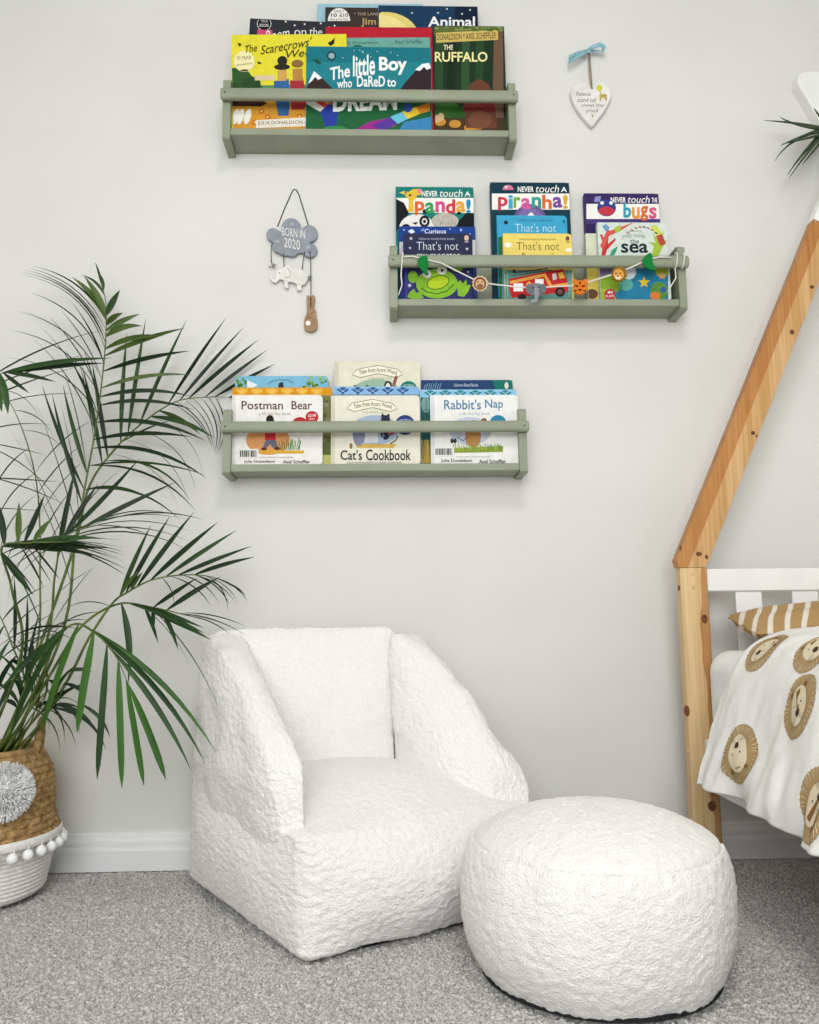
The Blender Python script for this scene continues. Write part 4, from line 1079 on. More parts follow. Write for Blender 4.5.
t, p = book(S1, 319, 426, 4.5, Y, 0.006, '9cc3d2', 'pale blue picture book standing at the very back', group=G1, roll=-0.8)
p.done(t)

# ------------------------------------------------------------------ garland shelf: board books
G2 = 'board books on the garland shelf'
def touchbook(x0, x1, yt, bar, title, cols, label, second, Y=-0.031, extra=None):
    t, p = book(S2, x0, x1, yt, Y, 0.015, bar, label, 'board', group=G2, lean=1.0)
    w = x1-x0; sc = w/79
    p.R(x0, yt, x1, yt+11*sc, bar).R(x0, yt+11*sc, x1, yt+27*sc, 'f2f0ea')
    p.T('NEVER', x0+26*sc, yt+4*sc, x0+42*sc, yt+9.5*sc, 'f4f2ee', weight=0.02).T('touch', x0+44*sc, yt+2.5*sc, x0+67*sc, yt+10*sc, 'f4f2ee', shear=0.2).T(second, x0+69*sc, yt+4.5*sc, x0+75*sc, yt+9.5*sc, 'f4f2ee', weight=0.02)
    if extra: extra(p, t)
    return t, p
t, p = touchbook(396, 474.5, 187, '1a7a74', 'panda!', None, 'board book with teal top band and bold multicoloured panda lettering', 'A')
p.R(396, 213, 474.5, 300, '1a7a74').G([(396, 199), (404, 203), (409, 213), (396, 232)], '1c1c22').G([(458, 222), (466, 213), (474, 213), (474, 235), (455, 235)], '17191e')
p.E(417, 229, 18, 15, 'e6e4e0', n=24).E(424.5, 221.5, 5.2, 6, '1c1c22').E(424.5, 221.5, 2.8, 3.2, 'e6e4e0').E(424.5, 221.5, 1.6, 1.8, '1c1c22').E(406, 228, 4.5, 4, '1c1c22').E(425, 211.5, 2.6, 2.2, '1c1c22').E(402, 213, 3, 2.5, '1c1c22').G([(412, 223), (418, 222), (416, 225)], '1c1c22').E(445, 221, 13.5, 8, 'b8b2a8', n=24).E(459, 213, 2, 2, '17191e')
for k in range(26): p.E(445+random.uniform(-10, 10), 221+random.uniform(-5, 5), 0.9, 0.7, random.choice(['d6d0c6', '9c968c']), 6)
p.G([(405, 196), (407, 192), (415, 192), (417, 198), (413, 201), (414, 212), (408, 212), (409, 200)], 'e3bc3c').E(416, 192.5, 6.5, 3.4, 'e3bc3c').E(419.5, 191.5, 2.6, 2.4, 'e08a9a').E(410, 195.5, 1.2, 1.2, '2a2620').G([(399, 193), (405, 191), (405, 195)], 'e8c85a')
p.Tm('panda!', ['d9662c', '3a9a58', 'd84a8c', 'd03a48', 'e2a63a', '2f8fb0'], 414.5, 199, 471, 213); p.done(t)
t, p = touchbook(491.5, 571, 182.5, '153848', 'piranha!', None, 'board book with navy top band and bold multicoloured piranha lettering', 'A')
p.R(491.5, 210, 571, 300, '173c4a').E(530, 222, 17, 18, '6a5a96', n=24).E(530, 223, 14, 15, '7c6ca6', n=24).G([(527, 216), (531, 212), (535, 216)], 'f2f0ea')
p.E(508, 190, 5.5, 5, 'd67a94', a0=0, a1=180).E(506, 187, 1.2, 1.2, 'f4f2ee')
p.Tm('piranha!', ['c83450', '3aa8c8', '6aa83a', 'd45a9c', '2f9a8a', 'd9662c', '7a4a9c', 'd9a63a'], 497.5, 194.5, 568, 208.5); p.done(t)
t, p = touchbook(586, 661, 193.5, '392a5e', 'bugs', None, 'board book with purple top band and bold multicoloured bugs lettering', 'THE')
p.R(586, 219, 661, 224, '4a3878').R(586, 224, 661, 300, '33265a').E(606.5, 208, 9.5, 8.5, '33408c').E(606.5, 211, 8, 4.5, 'c23a44').E(602, 203, 1.8, 1.8, 'f4f2ee').E(611, 203, 1.8, 1.8, 'f4f2ee').G([(595, 197), (601, 196), (600, 202), (594, 202)], '8a8ac0')
p.Tm('bugs', ['2f9ab0', 'e2983a', 'd9662c', 'd45a8c'], 623, 203.5, 657, 218.5); p.done(t)
Y = -0.047
t, p = book(S2, 399, 476, 226.5, Y, 0.014, '1f3f86', 'royal blue board book tucked behind the navy monster book', 'board', group=G2, lean=1.0)
p.R(399, 226, 476, 238, '20428c').T('Curious', 424.5, 229, 446, 233.5, 'dfe6f4', weight=0.01).G([(408, 231), (412, 229), (415, 232), (411, 234)], 'dfe6f4').G([(420, 231), (424, 228), (424, 231)], '7aa0e0').E(461, 230, 1.2, 1.4, '9ab8ee').R(399, 242, 403, 262, 'c9c3cc').R(472.5, 240, 476, 262, 'd5d2d6')
for x, y in ((404, 230), (450, 229), (470, 234)): p.star(x, y, 1, 'cfdcf4')
p.done(t)
t, p = book(S2, 497.5, 568, 215.5, Y, 0.014, '3aa0c8', 'sky blue board book standing behind the yellow fire engine book', 'board', group=G2, lean=1.0)
p.R(498, 237, 502, 300, '2f6a3c').T("That's not", 515, 223.5, 556, 232, 'bfe0ea', weight=-0.012).T('Usborne touchy-feely books', 518, 219, 552, 222, '24687f').E(506, 222.5, 2, 2, '1c2a30').E(564, 221.5, 1.2, 1.8, '24687f')
p.done(t)
t, p = book(S2, 586.5, 640, 233.5, Y, 0.014, 'd6d8c0', 'pale cream board book tucked behind the sea book', 'board', group=G2, lean=1.0)
p.R(586.5, 264, 600, 300, 'd8c258').E(592, 294, 6, 5, '6a4a3a'); p.done(t)
Y = -0.063
t, p = book(S2, 404, 472.5, 233.5, Y, 0.015, '26294a', 'navy board book with a grinning green monster face', 'board', group=G2, lean=1.0, spine='3c3780')
p.R(404, 268, 407, 300, '443c90').R(407, 268, 472.5, 300, '34346a').T('Usborne touchy-feely books', 419, 237.5, 454.5, 240.5, 'aeb2c8').T("That's not", 416.5, 241.5, 458.5, 250, 'd8dce4', weight=-0.012).T('my monster', 417, 253, 460, 261, 'd8dce4').E(466.5, 238, 2.3, 2.8, 'd8b8a8').R(464.5, 241.5, 468.5, 242.3, 'c8c8d0')
for x, y, r in ((411, 238.5, 2), (410, 248, 1.6), (467, 249, 1.8), (409.5, 285.5, 2.4), (468, 272, 1.6), (413, 272, 1.2)): p.star(x, y, r, 'c9c6d8')
p.E(413, 277, 5, 6, '7cae32').E(437, 284, 21, 14.5, '86ba34', n=26).E(437, 279, 18, 10, '8cc036', n=24).E(457, 268, 6, 4, '7cae32').E(427, 274, 4.2, 4.2, 'f2f2ee').E(442, 270.5, 5, 4, 'f2f2ee').E(427, 274, 1.3, 1.5, '1c1c1c').E(442, 270.5, 1.3, 1.5, '1c1c1c')
p.E(438, 282.5, 11.6, 6.8, '2c4a1c', rot=-0.25).E(438, 282.5, 10.8, 6.1, 'b4cc2a', rot=-0.25)
p.L([(421, 288), (427, 292), (437, 294), (447, 291), (454, 284)], 0.8, '2c4a1c')
p.G([(458, 296), (457, 284), (460, 280), (463, 284), (466, 279), (467, 285), (471, 285), (468, 292), (464, 297)], '86ba34').G([(407, 297), (410, 292), (414, 289), (416, 293), (420, 292), (424, 298), (414, 300)], '7cae32')
p.done(t)
t, p = book(S2, 503.5, 572.5, 233.5, Y, 0.015, 'e9d16c', 'pale yellow board book with a red fire engine', 'board', group=G2, lean=1.0)
p.R(503, 270, 573, 300, '5f8f86').T('Usborne touchy-feely books', 519, 238, 556, 241, '6a5c30').T("That's not", 516.5, 242, 559, 250, '4a4430', weight=-0.012).T('my fire engine', 507, 253, 563, 262, '4a4430').E(508, 245, 4, 2.4, 'f4f0e0').E(569, 250, 3.5, 2, 'f4f0e0').E(567.5, 238.5, 2, 2.4, '7a4a5a').R(566, 241.8, 569.5, 242.6, '6a5c30')
for x in (505, 507.5, 569, 571): p.R(x-0.4, 270, x+0.4, 297, '8fb4ac')
p.G([(509, 279), (545, 272), (563, 269), (568, 283), (568, 292), (512, 298), (509, 290)], 'bf2a2e').G([(510, 281), (545, 273.5), (545, 276.5), (510, 284)], 'e6a24a').G([(545, 273), (552, 285), (568, 282.5), (568, 285), (550, 288), (543.5, 276)], 'e6a24a').G([(552, 274), (556, 273), (557, 279), (553, 280.5)], 'd8d4cc').G([(558, 273), (562.5, 272), (565, 278), (559.5, 279)], 'e0b84a').R(513.5, 283.5, 523, 291.5, 'f2f0ee').R(535, 279, 543.5, 286, 'f2f0ee').G([(526, 284), (529, 281), (532, 284), (532, 286), (529, 283.5), (526, 286)], 'e6a24a').G([(526, 287), (529, 284.5), (532, 287), (532, 289), (529, 286.5), (526, 289)], 'e6a24a')
p.E(560, 292, 5, 5, '2a2426').E(560, 292, 2.6, 2.6, '7c4a48').E(522, 297, 4, 3, '2a2426').L([(513, 273), (548, 268.5)], 1, '4a4a44').L([(512, 276), (552, 270)], 0.7, '4a4a44').E(514, 271.5, 1.6, 2, '3a3a3a'); p.done(t)
t, p = book(S2, 598.5, 668.5, 222.5, Y, 0.015, 'd3dcd4', 'pale board book of corals with the word sea', 'board', group=G2, lean=1.0)
p.R(599, 222.5, 668.5, 224, 'd3dcd4')
for q, c in (([(601, 257), (603, 244), (600, 235), (602, 234), (605, 243), (607, 230), (609, 230), (608, 244), (615, 238), (616, 240), (607, 250), (605, 257)], 'c23c3e'), ([(600, 246), (606, 232), (618, 228), (632, 221), (633, 223), (620, 231), (609, 236), (603, 250)], 'd35a50'), ([(609, 257), (612, 250), (618, 246), (616, 252), (613, 257)], '3f9a7a'), ([(602, 226), (606, 224), (610, 228), (606, 232)], '6a9ac0'), ([(614, 228), (620, 225), (621, 231), (616, 233)], 'a8b848'), ([(651, 257), (654, 246), (648, 242), (656, 243), (652, 232), (658, 240), (664, 230), (661, 243), (667, 240), (661, 250), (658, 257)], 'a4bc3e'), ([(650, 226), (656, 225), (664, 236), (660, 240), (654, 232)], 'c8d458'), ([(656, 236), (662, 234), (666, 244), (660, 246)], 'b84a3a')): p.G(q, c)
for a in range(8): p.E(628+a*4, 227+((a-3.5)**2)*0.5, 1.8, 0.7, random.choice(['b83a3a', '2a3a5a']), 8, rot=0.4)
p.T('Usborne', 626, 229.5, 642, 232, '8a9a92', bend=0.8).T('peep inside', 622, 233, 645, 238.5, '8a9a92', bend=1.2).T('the', 630, 239, 639, 243.5, '3a4440').T('sea', 621, 243.5, 648, 253, '26303a', weight=0.02)
p.R(598.5, 268, 668.5, 300, '2a7ca0').E(607, 277, 12, 10, '7a6a94').E(610, 284, 12, 10, '88a832').E(628, 272, 8, 8, 'dfe2ea').E(626, 285, 7, 6, '5aa89a').G([(598.5, 288), (616, 291), (616, 300), (598.5, 300)], '9ab83c').E(662, 270, 7, 8, '9aa83a').E(659, 291, 9, 9, '5a8a3c').E(655, 296, 5, 4, 'd87a3a').E(663, 290, 3, 3, '3a5a9a')
p.star(644, 282.5, 6, 'e8c23a').star(662, 276, 4.5, 'd99a6a').E(610, 295, 6, 6, 'bf3040').T('40', 607, 291, 613, 293.8, 'f4f0ec', weight=0.02).T('FLAPS', 605.5, 295, 614.5, 297.5, 'f4f0ec').G([(650, 262), (653, 259), (655, 263), (652, 265)], 'e0a04a')
p.done(t)

# ------------------------------------------------------------------ lift-the-flap books
G3 = 'lift-the-flap books on the shelf above the armchair'
Y = -0.030
t, p = book(S3, 234.5, 328, 376, Y, 0.013, '7ab8d4', 'sky blue board book with leafy treetops along its top edge', 'board', group=G3, lean=1.0)
for k in range(36):
    x = random.choice([random.uniform(235, 250), random.uniform(304, 327)]); p.E(x, random.uniform(377, 388), random.uniform(1, 2.6), random.uniform(0.8, 2), random.choice(['5c8a3a', '82a84c', '3f6a34', '9ab85a']), 7)
p.G([(247, 380), (258, 385), (253, 388), (247, 388)], 'dfe8ec').G([(278, 389), (279, 383), (283, 382), (284, 389)], '2c3440').L([(268, 383.5), (276, 380), (288, 380), (293, 383)], 0.5, '4a6a80'); p.done(t)
t, p = book(S3, 334.5, 420.5, 361.5, Y, 0.014, 'e0dcc8', 'cream board book with acorn banner and green hill, taller than its neighbours', 'board', group=G3, lean=1.0)
p.R(334.5, 361.5, 338.5, 470, 'd0cbb6')
def banner(p, x, y, txt, sub):
    p.G([(x, y+10), (x+5, y+4), (x+26, y), (x+46, y+4), (x+51, y+10), (x+44, y+13), (x+26, y+9), (x+8, y+13)], '8a8058').G([(x+0.8, y+9.6), (x+5.5, y+4.6), (x+26, y+0.7), (x+45.5, y+4.6), (x+50.2, y+9.6), (x+44, y+12.2), (x+26, y+8.3), (x+8, y+12.2)], 'f0ecd8')
    p.T(txt, x+7, y+2.5, x+45, y+7, '5a5238', bend=3.0, weight=0.01).T(sub, x+16, y+12, x+40, y+15, '9a9478')
banner(p, 352, 365, 'Tales from Acorn Wood', 'A lift-the-flap story')
p.E(376, 392, 24, 13, '9ab8a0', n=30).E(388, 386, 4, 5, '2c2c2c').E(388, 387, 2.4, 4, 'e8e4da').G([(392, 388), (394, 378), (396, 375), (398, 377), (396, 383), (394, 389)], '8a5a48').E(408.5, 390, 9, 9, '1f7a70').T('NEW BOOK', 403, 384, 414, 386.5, 'cfe4dc', bend=1).E(355, 387, 2, 2, '3f6a4a').E(367, 387, 2, 2, '3f6a4a'); p.done(t)
t, p = book(S3, 421.5, 513.5, 380, Y, 0.013, '1f3f6c', 'deep blue and teal board book peeping above the rabbit book', 'board', group=G3, lean=1.0)
p.G([(492, 380), (513.5, 380), (513.5, 395), (498, 395)], '1a7468').T('Usborne Board Books', 454, 383.5, 478, 386.5, 'cfd8e4').E(506.5, 385.5, 2, 3.4, 'e4d8d0')
for k in range(8): p.L([(424+k*2.2, 389), (425.5+k*2.2, 382+random.uniform(0, 3))], 0.5, '8ab0d0')
p.done(t)
def argyle(x0, x1, yt, base, dia, line, body, label, Y=-0.047, th=0.015):
    t, p = book(S3, x0, x1, yt, Y, th, base, label, 'board', group=G3, lean=1.0)
    p.R(x0, yt, x1, yt+8, base)
    n = int((x1-x0)/15)
    for k in range(n+1):
        cx = x0+10+15*k
        if cx > x1-6: break
        p.G([(cx-6.5, yt+3), (cx, yt-1.0), (cx+6.5, yt+3), (cx, yt+8)], dia)
    for k in range(n+1):
        cx = x0+10+15*k
        if cx > x1-6: break
        p.L([(cx-6, yt+0.5), (cx+4.5, yt+7.5)], 0.4, line).L([(cx+6, yt+0.5), (cx-4.5, yt+7.5)], 0.4, line)
    p.R(x0, yt+8, x1, 470, body); return t, p
t, p = argyle(232, 340-8, 387.5, 'd8941f', 'e8b44a', 'f0cf80', '7a7a50', 'board book with a mustard argyle band behind the bear book')
for k in range(22): p.E(random.uniform(322.5, 331), random.uniform(398, 440), random.uniform(1.5, 3), random.uniform(2, 3.6), random.choice(['8a8a68', '6a7048', 'a09c7a', '5a5c3c']), 8)
p.R(322, 455, 332, 470, 'c2c678')
for k in range(8): p.L([(323+k*1.2, 455), (323.5+k*1.2, 440)], 0.6, '5f7a3c')
p.done(t)
t, p = argyle(332.8, 419.5, 386.5, '8ab4de', '2f5f9c', 'c2d8f0', '6a8a9a', 'board book with a light and dark blue argyle band'); p.done(t)
t, p = argyle(420.3, 517, 389.5, '8ec0e0', '2a8a98', 'd0e8f0', '2a5a54', 'board book with an aqua and teal argyle band behind the rabbit book')
p.E(426, 405, 5, 8, '7aa09a').L([(421, 410), (430, 410)], 0.6, '24484a').L([(426, 398), (426, 416)], 0.6, '24484a')
for k in range(16): p.L([(421+k*0.7, 463), (422+k*0.6+random.uniform(-2, 2), 440)], 0.7, random.choice(['c2a84a', '8a7a3a', 'b8964a']))
p.done(t)
Y = -0.063
def flap(x0, x1, yt, col, label, spine):
    t, p = book(S3, x0, x1, yt, Y, 0.014, col, label, 'board', group=G3, lean=1.0); p.R(x0, yt, x0+4, 470, spine); return t, p
def barcode(p, x, y):
    p.R(x, y, x+20, y+9.5, 'e9e7e2'); xx = x+1.5; random.seed(5)
    while xx < x+18.5:
        w = random.choice([0.4, 0.7, 1.1]); p.R(xx, y+1.5, xx+w, y+8, '26262a'); xx += w+random.choice([0.4, 0.7])
t, p = flap(231.5, 322.5, 395, 'eceae6', 'white board book about a bear in a red top with red price stickers', 'dcd9d4')
p.T('Postman', 241.5, 401, 283, 409.5, '5c3a34', weight=0.01).T('Bear', 291.5, 401, 312, 409.5, '5c3a34', weight=0.01).T('a lift-the-flap book', 259, 412, 291, 416, 'b08c84')
p.E(268, 440, 22, 15, 'd99a62', n=28).E(312, 417, 6.5, 6, 'c02e3a').T('£3.99', 308, 414, 316, 417, 'f4ece8', weight=0.02).T('ONLY', 309, 418, 315, 420, 'f4ece8').E(300, 424, 8, 7, 'b8303a').E(270, 420, 4, 5, '2a2220').G([(265, 431), (270, 427), (275, 431), (276, 440), (265, 440)], 'c2303c').G([(266, 440), (276, 440), (278, 447), (273, 448), (270, 444), (266, 449), (263, 447)], '6a6e80').E(264, 449, 3, 1.6, '5a3428').E(277, 448.5, 3, 1.6, '5a3428').R(260, 450.5, 304, 453.5, 'd9a63a')
for k in range(14): p.L([(281+k*1.4, 450), (280+k*1.6+random.uniform(-2, 2), 437+random.uniform(0, 6))], 0.8, random.choice(['5f8a3a', '47702c', '86a84a']))
barcode(p, 238.5, 449); p.T('by the authors of a well loved tale', 260, 456.5, 293, 458.5, '8a8680').T('Julia Donaldson', 244, 460, 275, 463.5, '3a3634', weight=0.01).T('Axel Scheffler', 283, 460, 310, 463.5, '3a3634', weight=0.01); p.done(t)
t, p = flap(331, 420, 395.5, 'e6e2d2', 'cream board book with a cat and blue oval picture', 'd4cfbc')
banner(p, 346.5, 399, 'Tales from Acorn Wood', 'A lift-the-flap story')
p.E(375, 430, 24, 15, 'a9b8d0', n=28).G([(355, 444), (396, 444), (394, 448), (357, 448)], 'd9b45a').E(385.5, 428, 6, 12, '33384a').E(385.5, 419, 4.5, 4, '2c303e').G([(381, 417), (382, 413), (385, 416)], '2c303e').G([(386, 416), (389, 413), (390, 417)], '2c303e').E(391, 432, 4, 3, 'b84a3a').R(364, 433, 378, 443, 'd8d8de').E(359, 436, 6, 10, '8a90ac').E(405, 425, 10, 10, '2c3f7a').T('NEW BOOK', 398, 419, 412, 422, 'd0d8ec', bend=1.2).L([(390, 444), (396, 440), (398, 436)], 1.2, '33384a').E(351, 446, 1.5, 3, '9a6a4a')
for k in range(16): p.E(385.5+random.uniform(-4, 4), 431+random.uniform(-6, 7), 0.6, 0.6, 'c8cede', 6)
p.T("Cat's", 340.5, 450, 362, 460, '2a2826', weight=0.01).T('Cookbook', 366, 449.5, 411, 460.5, '2a2826', weight=0.01).T('JULIA DONALDSON and AXEL SCHEFFLER', 347, 461.8, 402, 464, '4a4640'); p.done(t)
t, p = flap(430.5, 518.5, 395, 'ecebe8', 'white board book with blue lettering about a napping rabbit', 'd8dadc')
p.T("Rabbit's", 444, 399.5, 481, 409.5, '4a7fa4', weight=0.01).T('Nap', 485, 399.5, 503, 410.5, '4a7fa4', weight=0.01).T('a lift-the-flap book', 459.5, 412, 490, 416, '9aa8b0')
p.E(470, 431, 21, 14, 'c4cadc', n=28).E(473, 437, 8, 11, 'b98a50').E(473, 425, 5, 5, 'c49a62').G([(452, 448), (503, 446), (503, 452), (452, 453)], '8a9c3e').E(498, 422, 8, 7, '2f86a8').E(484, 421, 3, 3, '8a5a3a')
for k in range(26): p.L([(454+k*1.9, 450), (453.5+k*1.9+random.uniform(-1, 1), 443+random.uniform(0, 4))], 0.8, random.choice(['6a8a3a', '8fa84a', 'a8b860']))
p.L([(457, 437), (463, 441), (468, 437)], 0.7, '4a5a6a'); barcode(p, 434, 447)
for x in (452, 455): p.E(x, 441, 1.6, 2.4, '3a3a34')
p.T('by the authors of a well loved tale', 456, 456, 490, 458, '8a8680').T('Julia Donaldson', 441, 459, 472, 463, '3a3634', weight=0.01).T('Axel Scheffler', 479, 459.5, 506, 463.5, '3a3634', weight=0.01); p.done(t)
random.seed(11)

# ------------------------------------------------------------------ felt garland on the middle shelf rail
def garland():
    Y = -0.1005
    t = empty('felt_garland', PY(540, 285, Y), 'felt animal and leaf garland on a white string, tied along the shelf rail', 'garland'); o = Vector(t.location)
    P = lambda x, y, dy=0: PY(x, y, Y+dy)-o
    ST = M('e6e4dc', 0.9, 0.1); b = MB()
    pts = [(403.5, 257), (412, 256.2), (423, 259), (441, 263), (460, 272.5), (479, 282), (495, 284.5), (513, 286.5), (535, 288), (556, 286.5), (578, 285.5), (595, 280), (616, 273.5), (632, 267), (648, 259.5), (660, 257), (671, 257.5)]
    b.tube([P(*q, 0.0005) for q in pts], 0.0016, ST, 6); b.build('string', t, True)
    for xs, side in ((402, -1), (674, 1), (681, 1)):
        b = MB(); a0 = PY(xs, 262.5, -SH_D)
        c = Vector((a0.x, -SH_D-0.0085, a0.z))
        ring = [c+Vector((0.002*sin(k*0.3), 0.0112*cos(2*pi*k/20), 0.0185*sin(2*pi*k/20)))-o for k in range(21)]
        b.tube(ring, 0.0014, ST, 6); b.build('string_loop', t, True)
    b = MB(); b.tube([P(402, 262), P(401, 275), P(402, 285), P(398.5, 295)], 0.0014, ST, 6); b.build('string_end', t, True)
    b = MB(); b.tube([P(675, 268), P(676, 278), P(671, 286), P(668, 292)], 0.0014, ST, 6); b.build('string_end', t, True)
    FELTS = {}
    def felt(c):
        if c not in FELTS: FELTS[c] = noisemat('felt_'+c, c, c, 300, rough=0.98, bump=0.6, bscale=500, bdist=0.001, spec=0.05)
        return FELTS[c]
    def shape(name, pts, c, dy=0.0, th=0.004, par=None):
        b = MB(); pl = [P(*q, dy) for q in pts]; yy = pl[0].y
        b.extrude([(q.x, q.z) for q in pl], yy-th, yy, felt(c), bev=0.0008)
        return b.build(name, par or t)
    circ = lambda cx, cy, rx, ry, n=18: [(cx+rx*cos(2*pi*k/n), cy+ry*sin(2*pi*k/n)) for k in range(n)]
    shape('leaf', [(427, 256), (428.5, 264), (427, 272), (426.5, 276), (421, 270), (417.5, 264), (418, 259), (422, 256.5)], '1c7a38', -0.001)
    shape('leaf', [(645, 256), (650, 253), (652, 256), (652, 262), (655.5, 271), (649, 270), (644, 267), (641.5, 261)], '1f7d3a', -0.001)
    wig = lambda cx, cy, r, n=12: [(cx+r*(1 if k % 2 else 0.88)*cos(pi*k/n), cy+r*(1 if k % 2 else 0.88)*sin(pi*k/n)) for k in range(2*n)]
    h = shape('monkey_head', wig(480, 284, 8.2), 'd8bfa0', -0.001)
    shape('face_ring', circ(480, 283.5, 6.2, 6.4), '7a5236', -0.005, 0.0015, h); shape('face', circ(480, 284, 4.6, 4.8), 'cfa884', -0.0065, 0.0012, h)
    shape('muzzle', circ(480, 286, 3, 2.2, 12), '8a6244', -0.0077, 0.001, h)
    for x in (478, 482): shape('eye', circ(x, 282, 0.7, 0.8, 8), '3a2418', -0.0077, 0.001, h)
    h = shape('elephant_head', circ(536, 290, 9.5, 6.5), '7c8086', -0.001)
    shape('trunk', [(533.5, 288), (539, 288), (538.5, 297), (537, 303), (531, 303.5), (529.5, 300.5), (534, 299.5), (534.5, 296)], '8e9298', -0.0052, 0.003, h)
    for s in (-1, 1): shape('ear', circ(536+s*6.5, 289, 4, 5, 12), '6c7076', -0.0052, 0.0015, h); shape('eye', circ(536+s*2.8, 287.5, 0.7, 0.8, 8), '26262a', -0.0083, 0.001, h)
    h = shape('tiger_head', circ(580, 288, 7.4, 7.2), 'd9772a', -0.001)
    for s in (-1, 1): shape('ear', circ(580+s*5.2, 281.8, 2.5, 2.5, 10), 'd9772a', -0.0005, 0.003, h)
    shape('nose', [(578, 289), (582, 289), (580, 291.5)], '2a1c14', -0.0052, 0.001, h)
    for x, y, s in ((575, 285, 1), (585, 285, -1), (574.5, 290, 1), (585.5, 290, -1)): shape('stripe', [(x, y), (x+s*3, y+0.6), (x, y+1.8)], '2a1c14', -0.0052, 0.001, h)
    shape('stripe', [(579, 282), (581, 282), (580, 285.5)], '2a1c14', -0.0052, 0.001, h)
    for x in (577.5, 582.5): shape('eye', circ(x, 286.5, 0.8, 0.8, 8), '2a1c14', -0.0052, 0.001, h)
    h = shape('lion_head', wig(619, 274.5, 8.0, 14), '8a6a2c', -0.001)
    shape('face', circ(618.5, 274.8, 5.4, 5.6), 'd99c4c', -0.0052, 0.0016, h)
    shape('muzzle', circ(618, 277.5, 3, 2.2, 12), 'e8d8b8', -0.0068, 0.001, h)
    shape('nose', [(616.6, 275.5), (619.4, 275.5), (618, 277.3)], '2a1c14', -0.0078, 0.001, h)
    for x in (616, 620.5): shape('eye', circ(x, 273.3, 0.8, 0.8, 8), '2a1c14', -0.0068, 0.001, h)
garland()
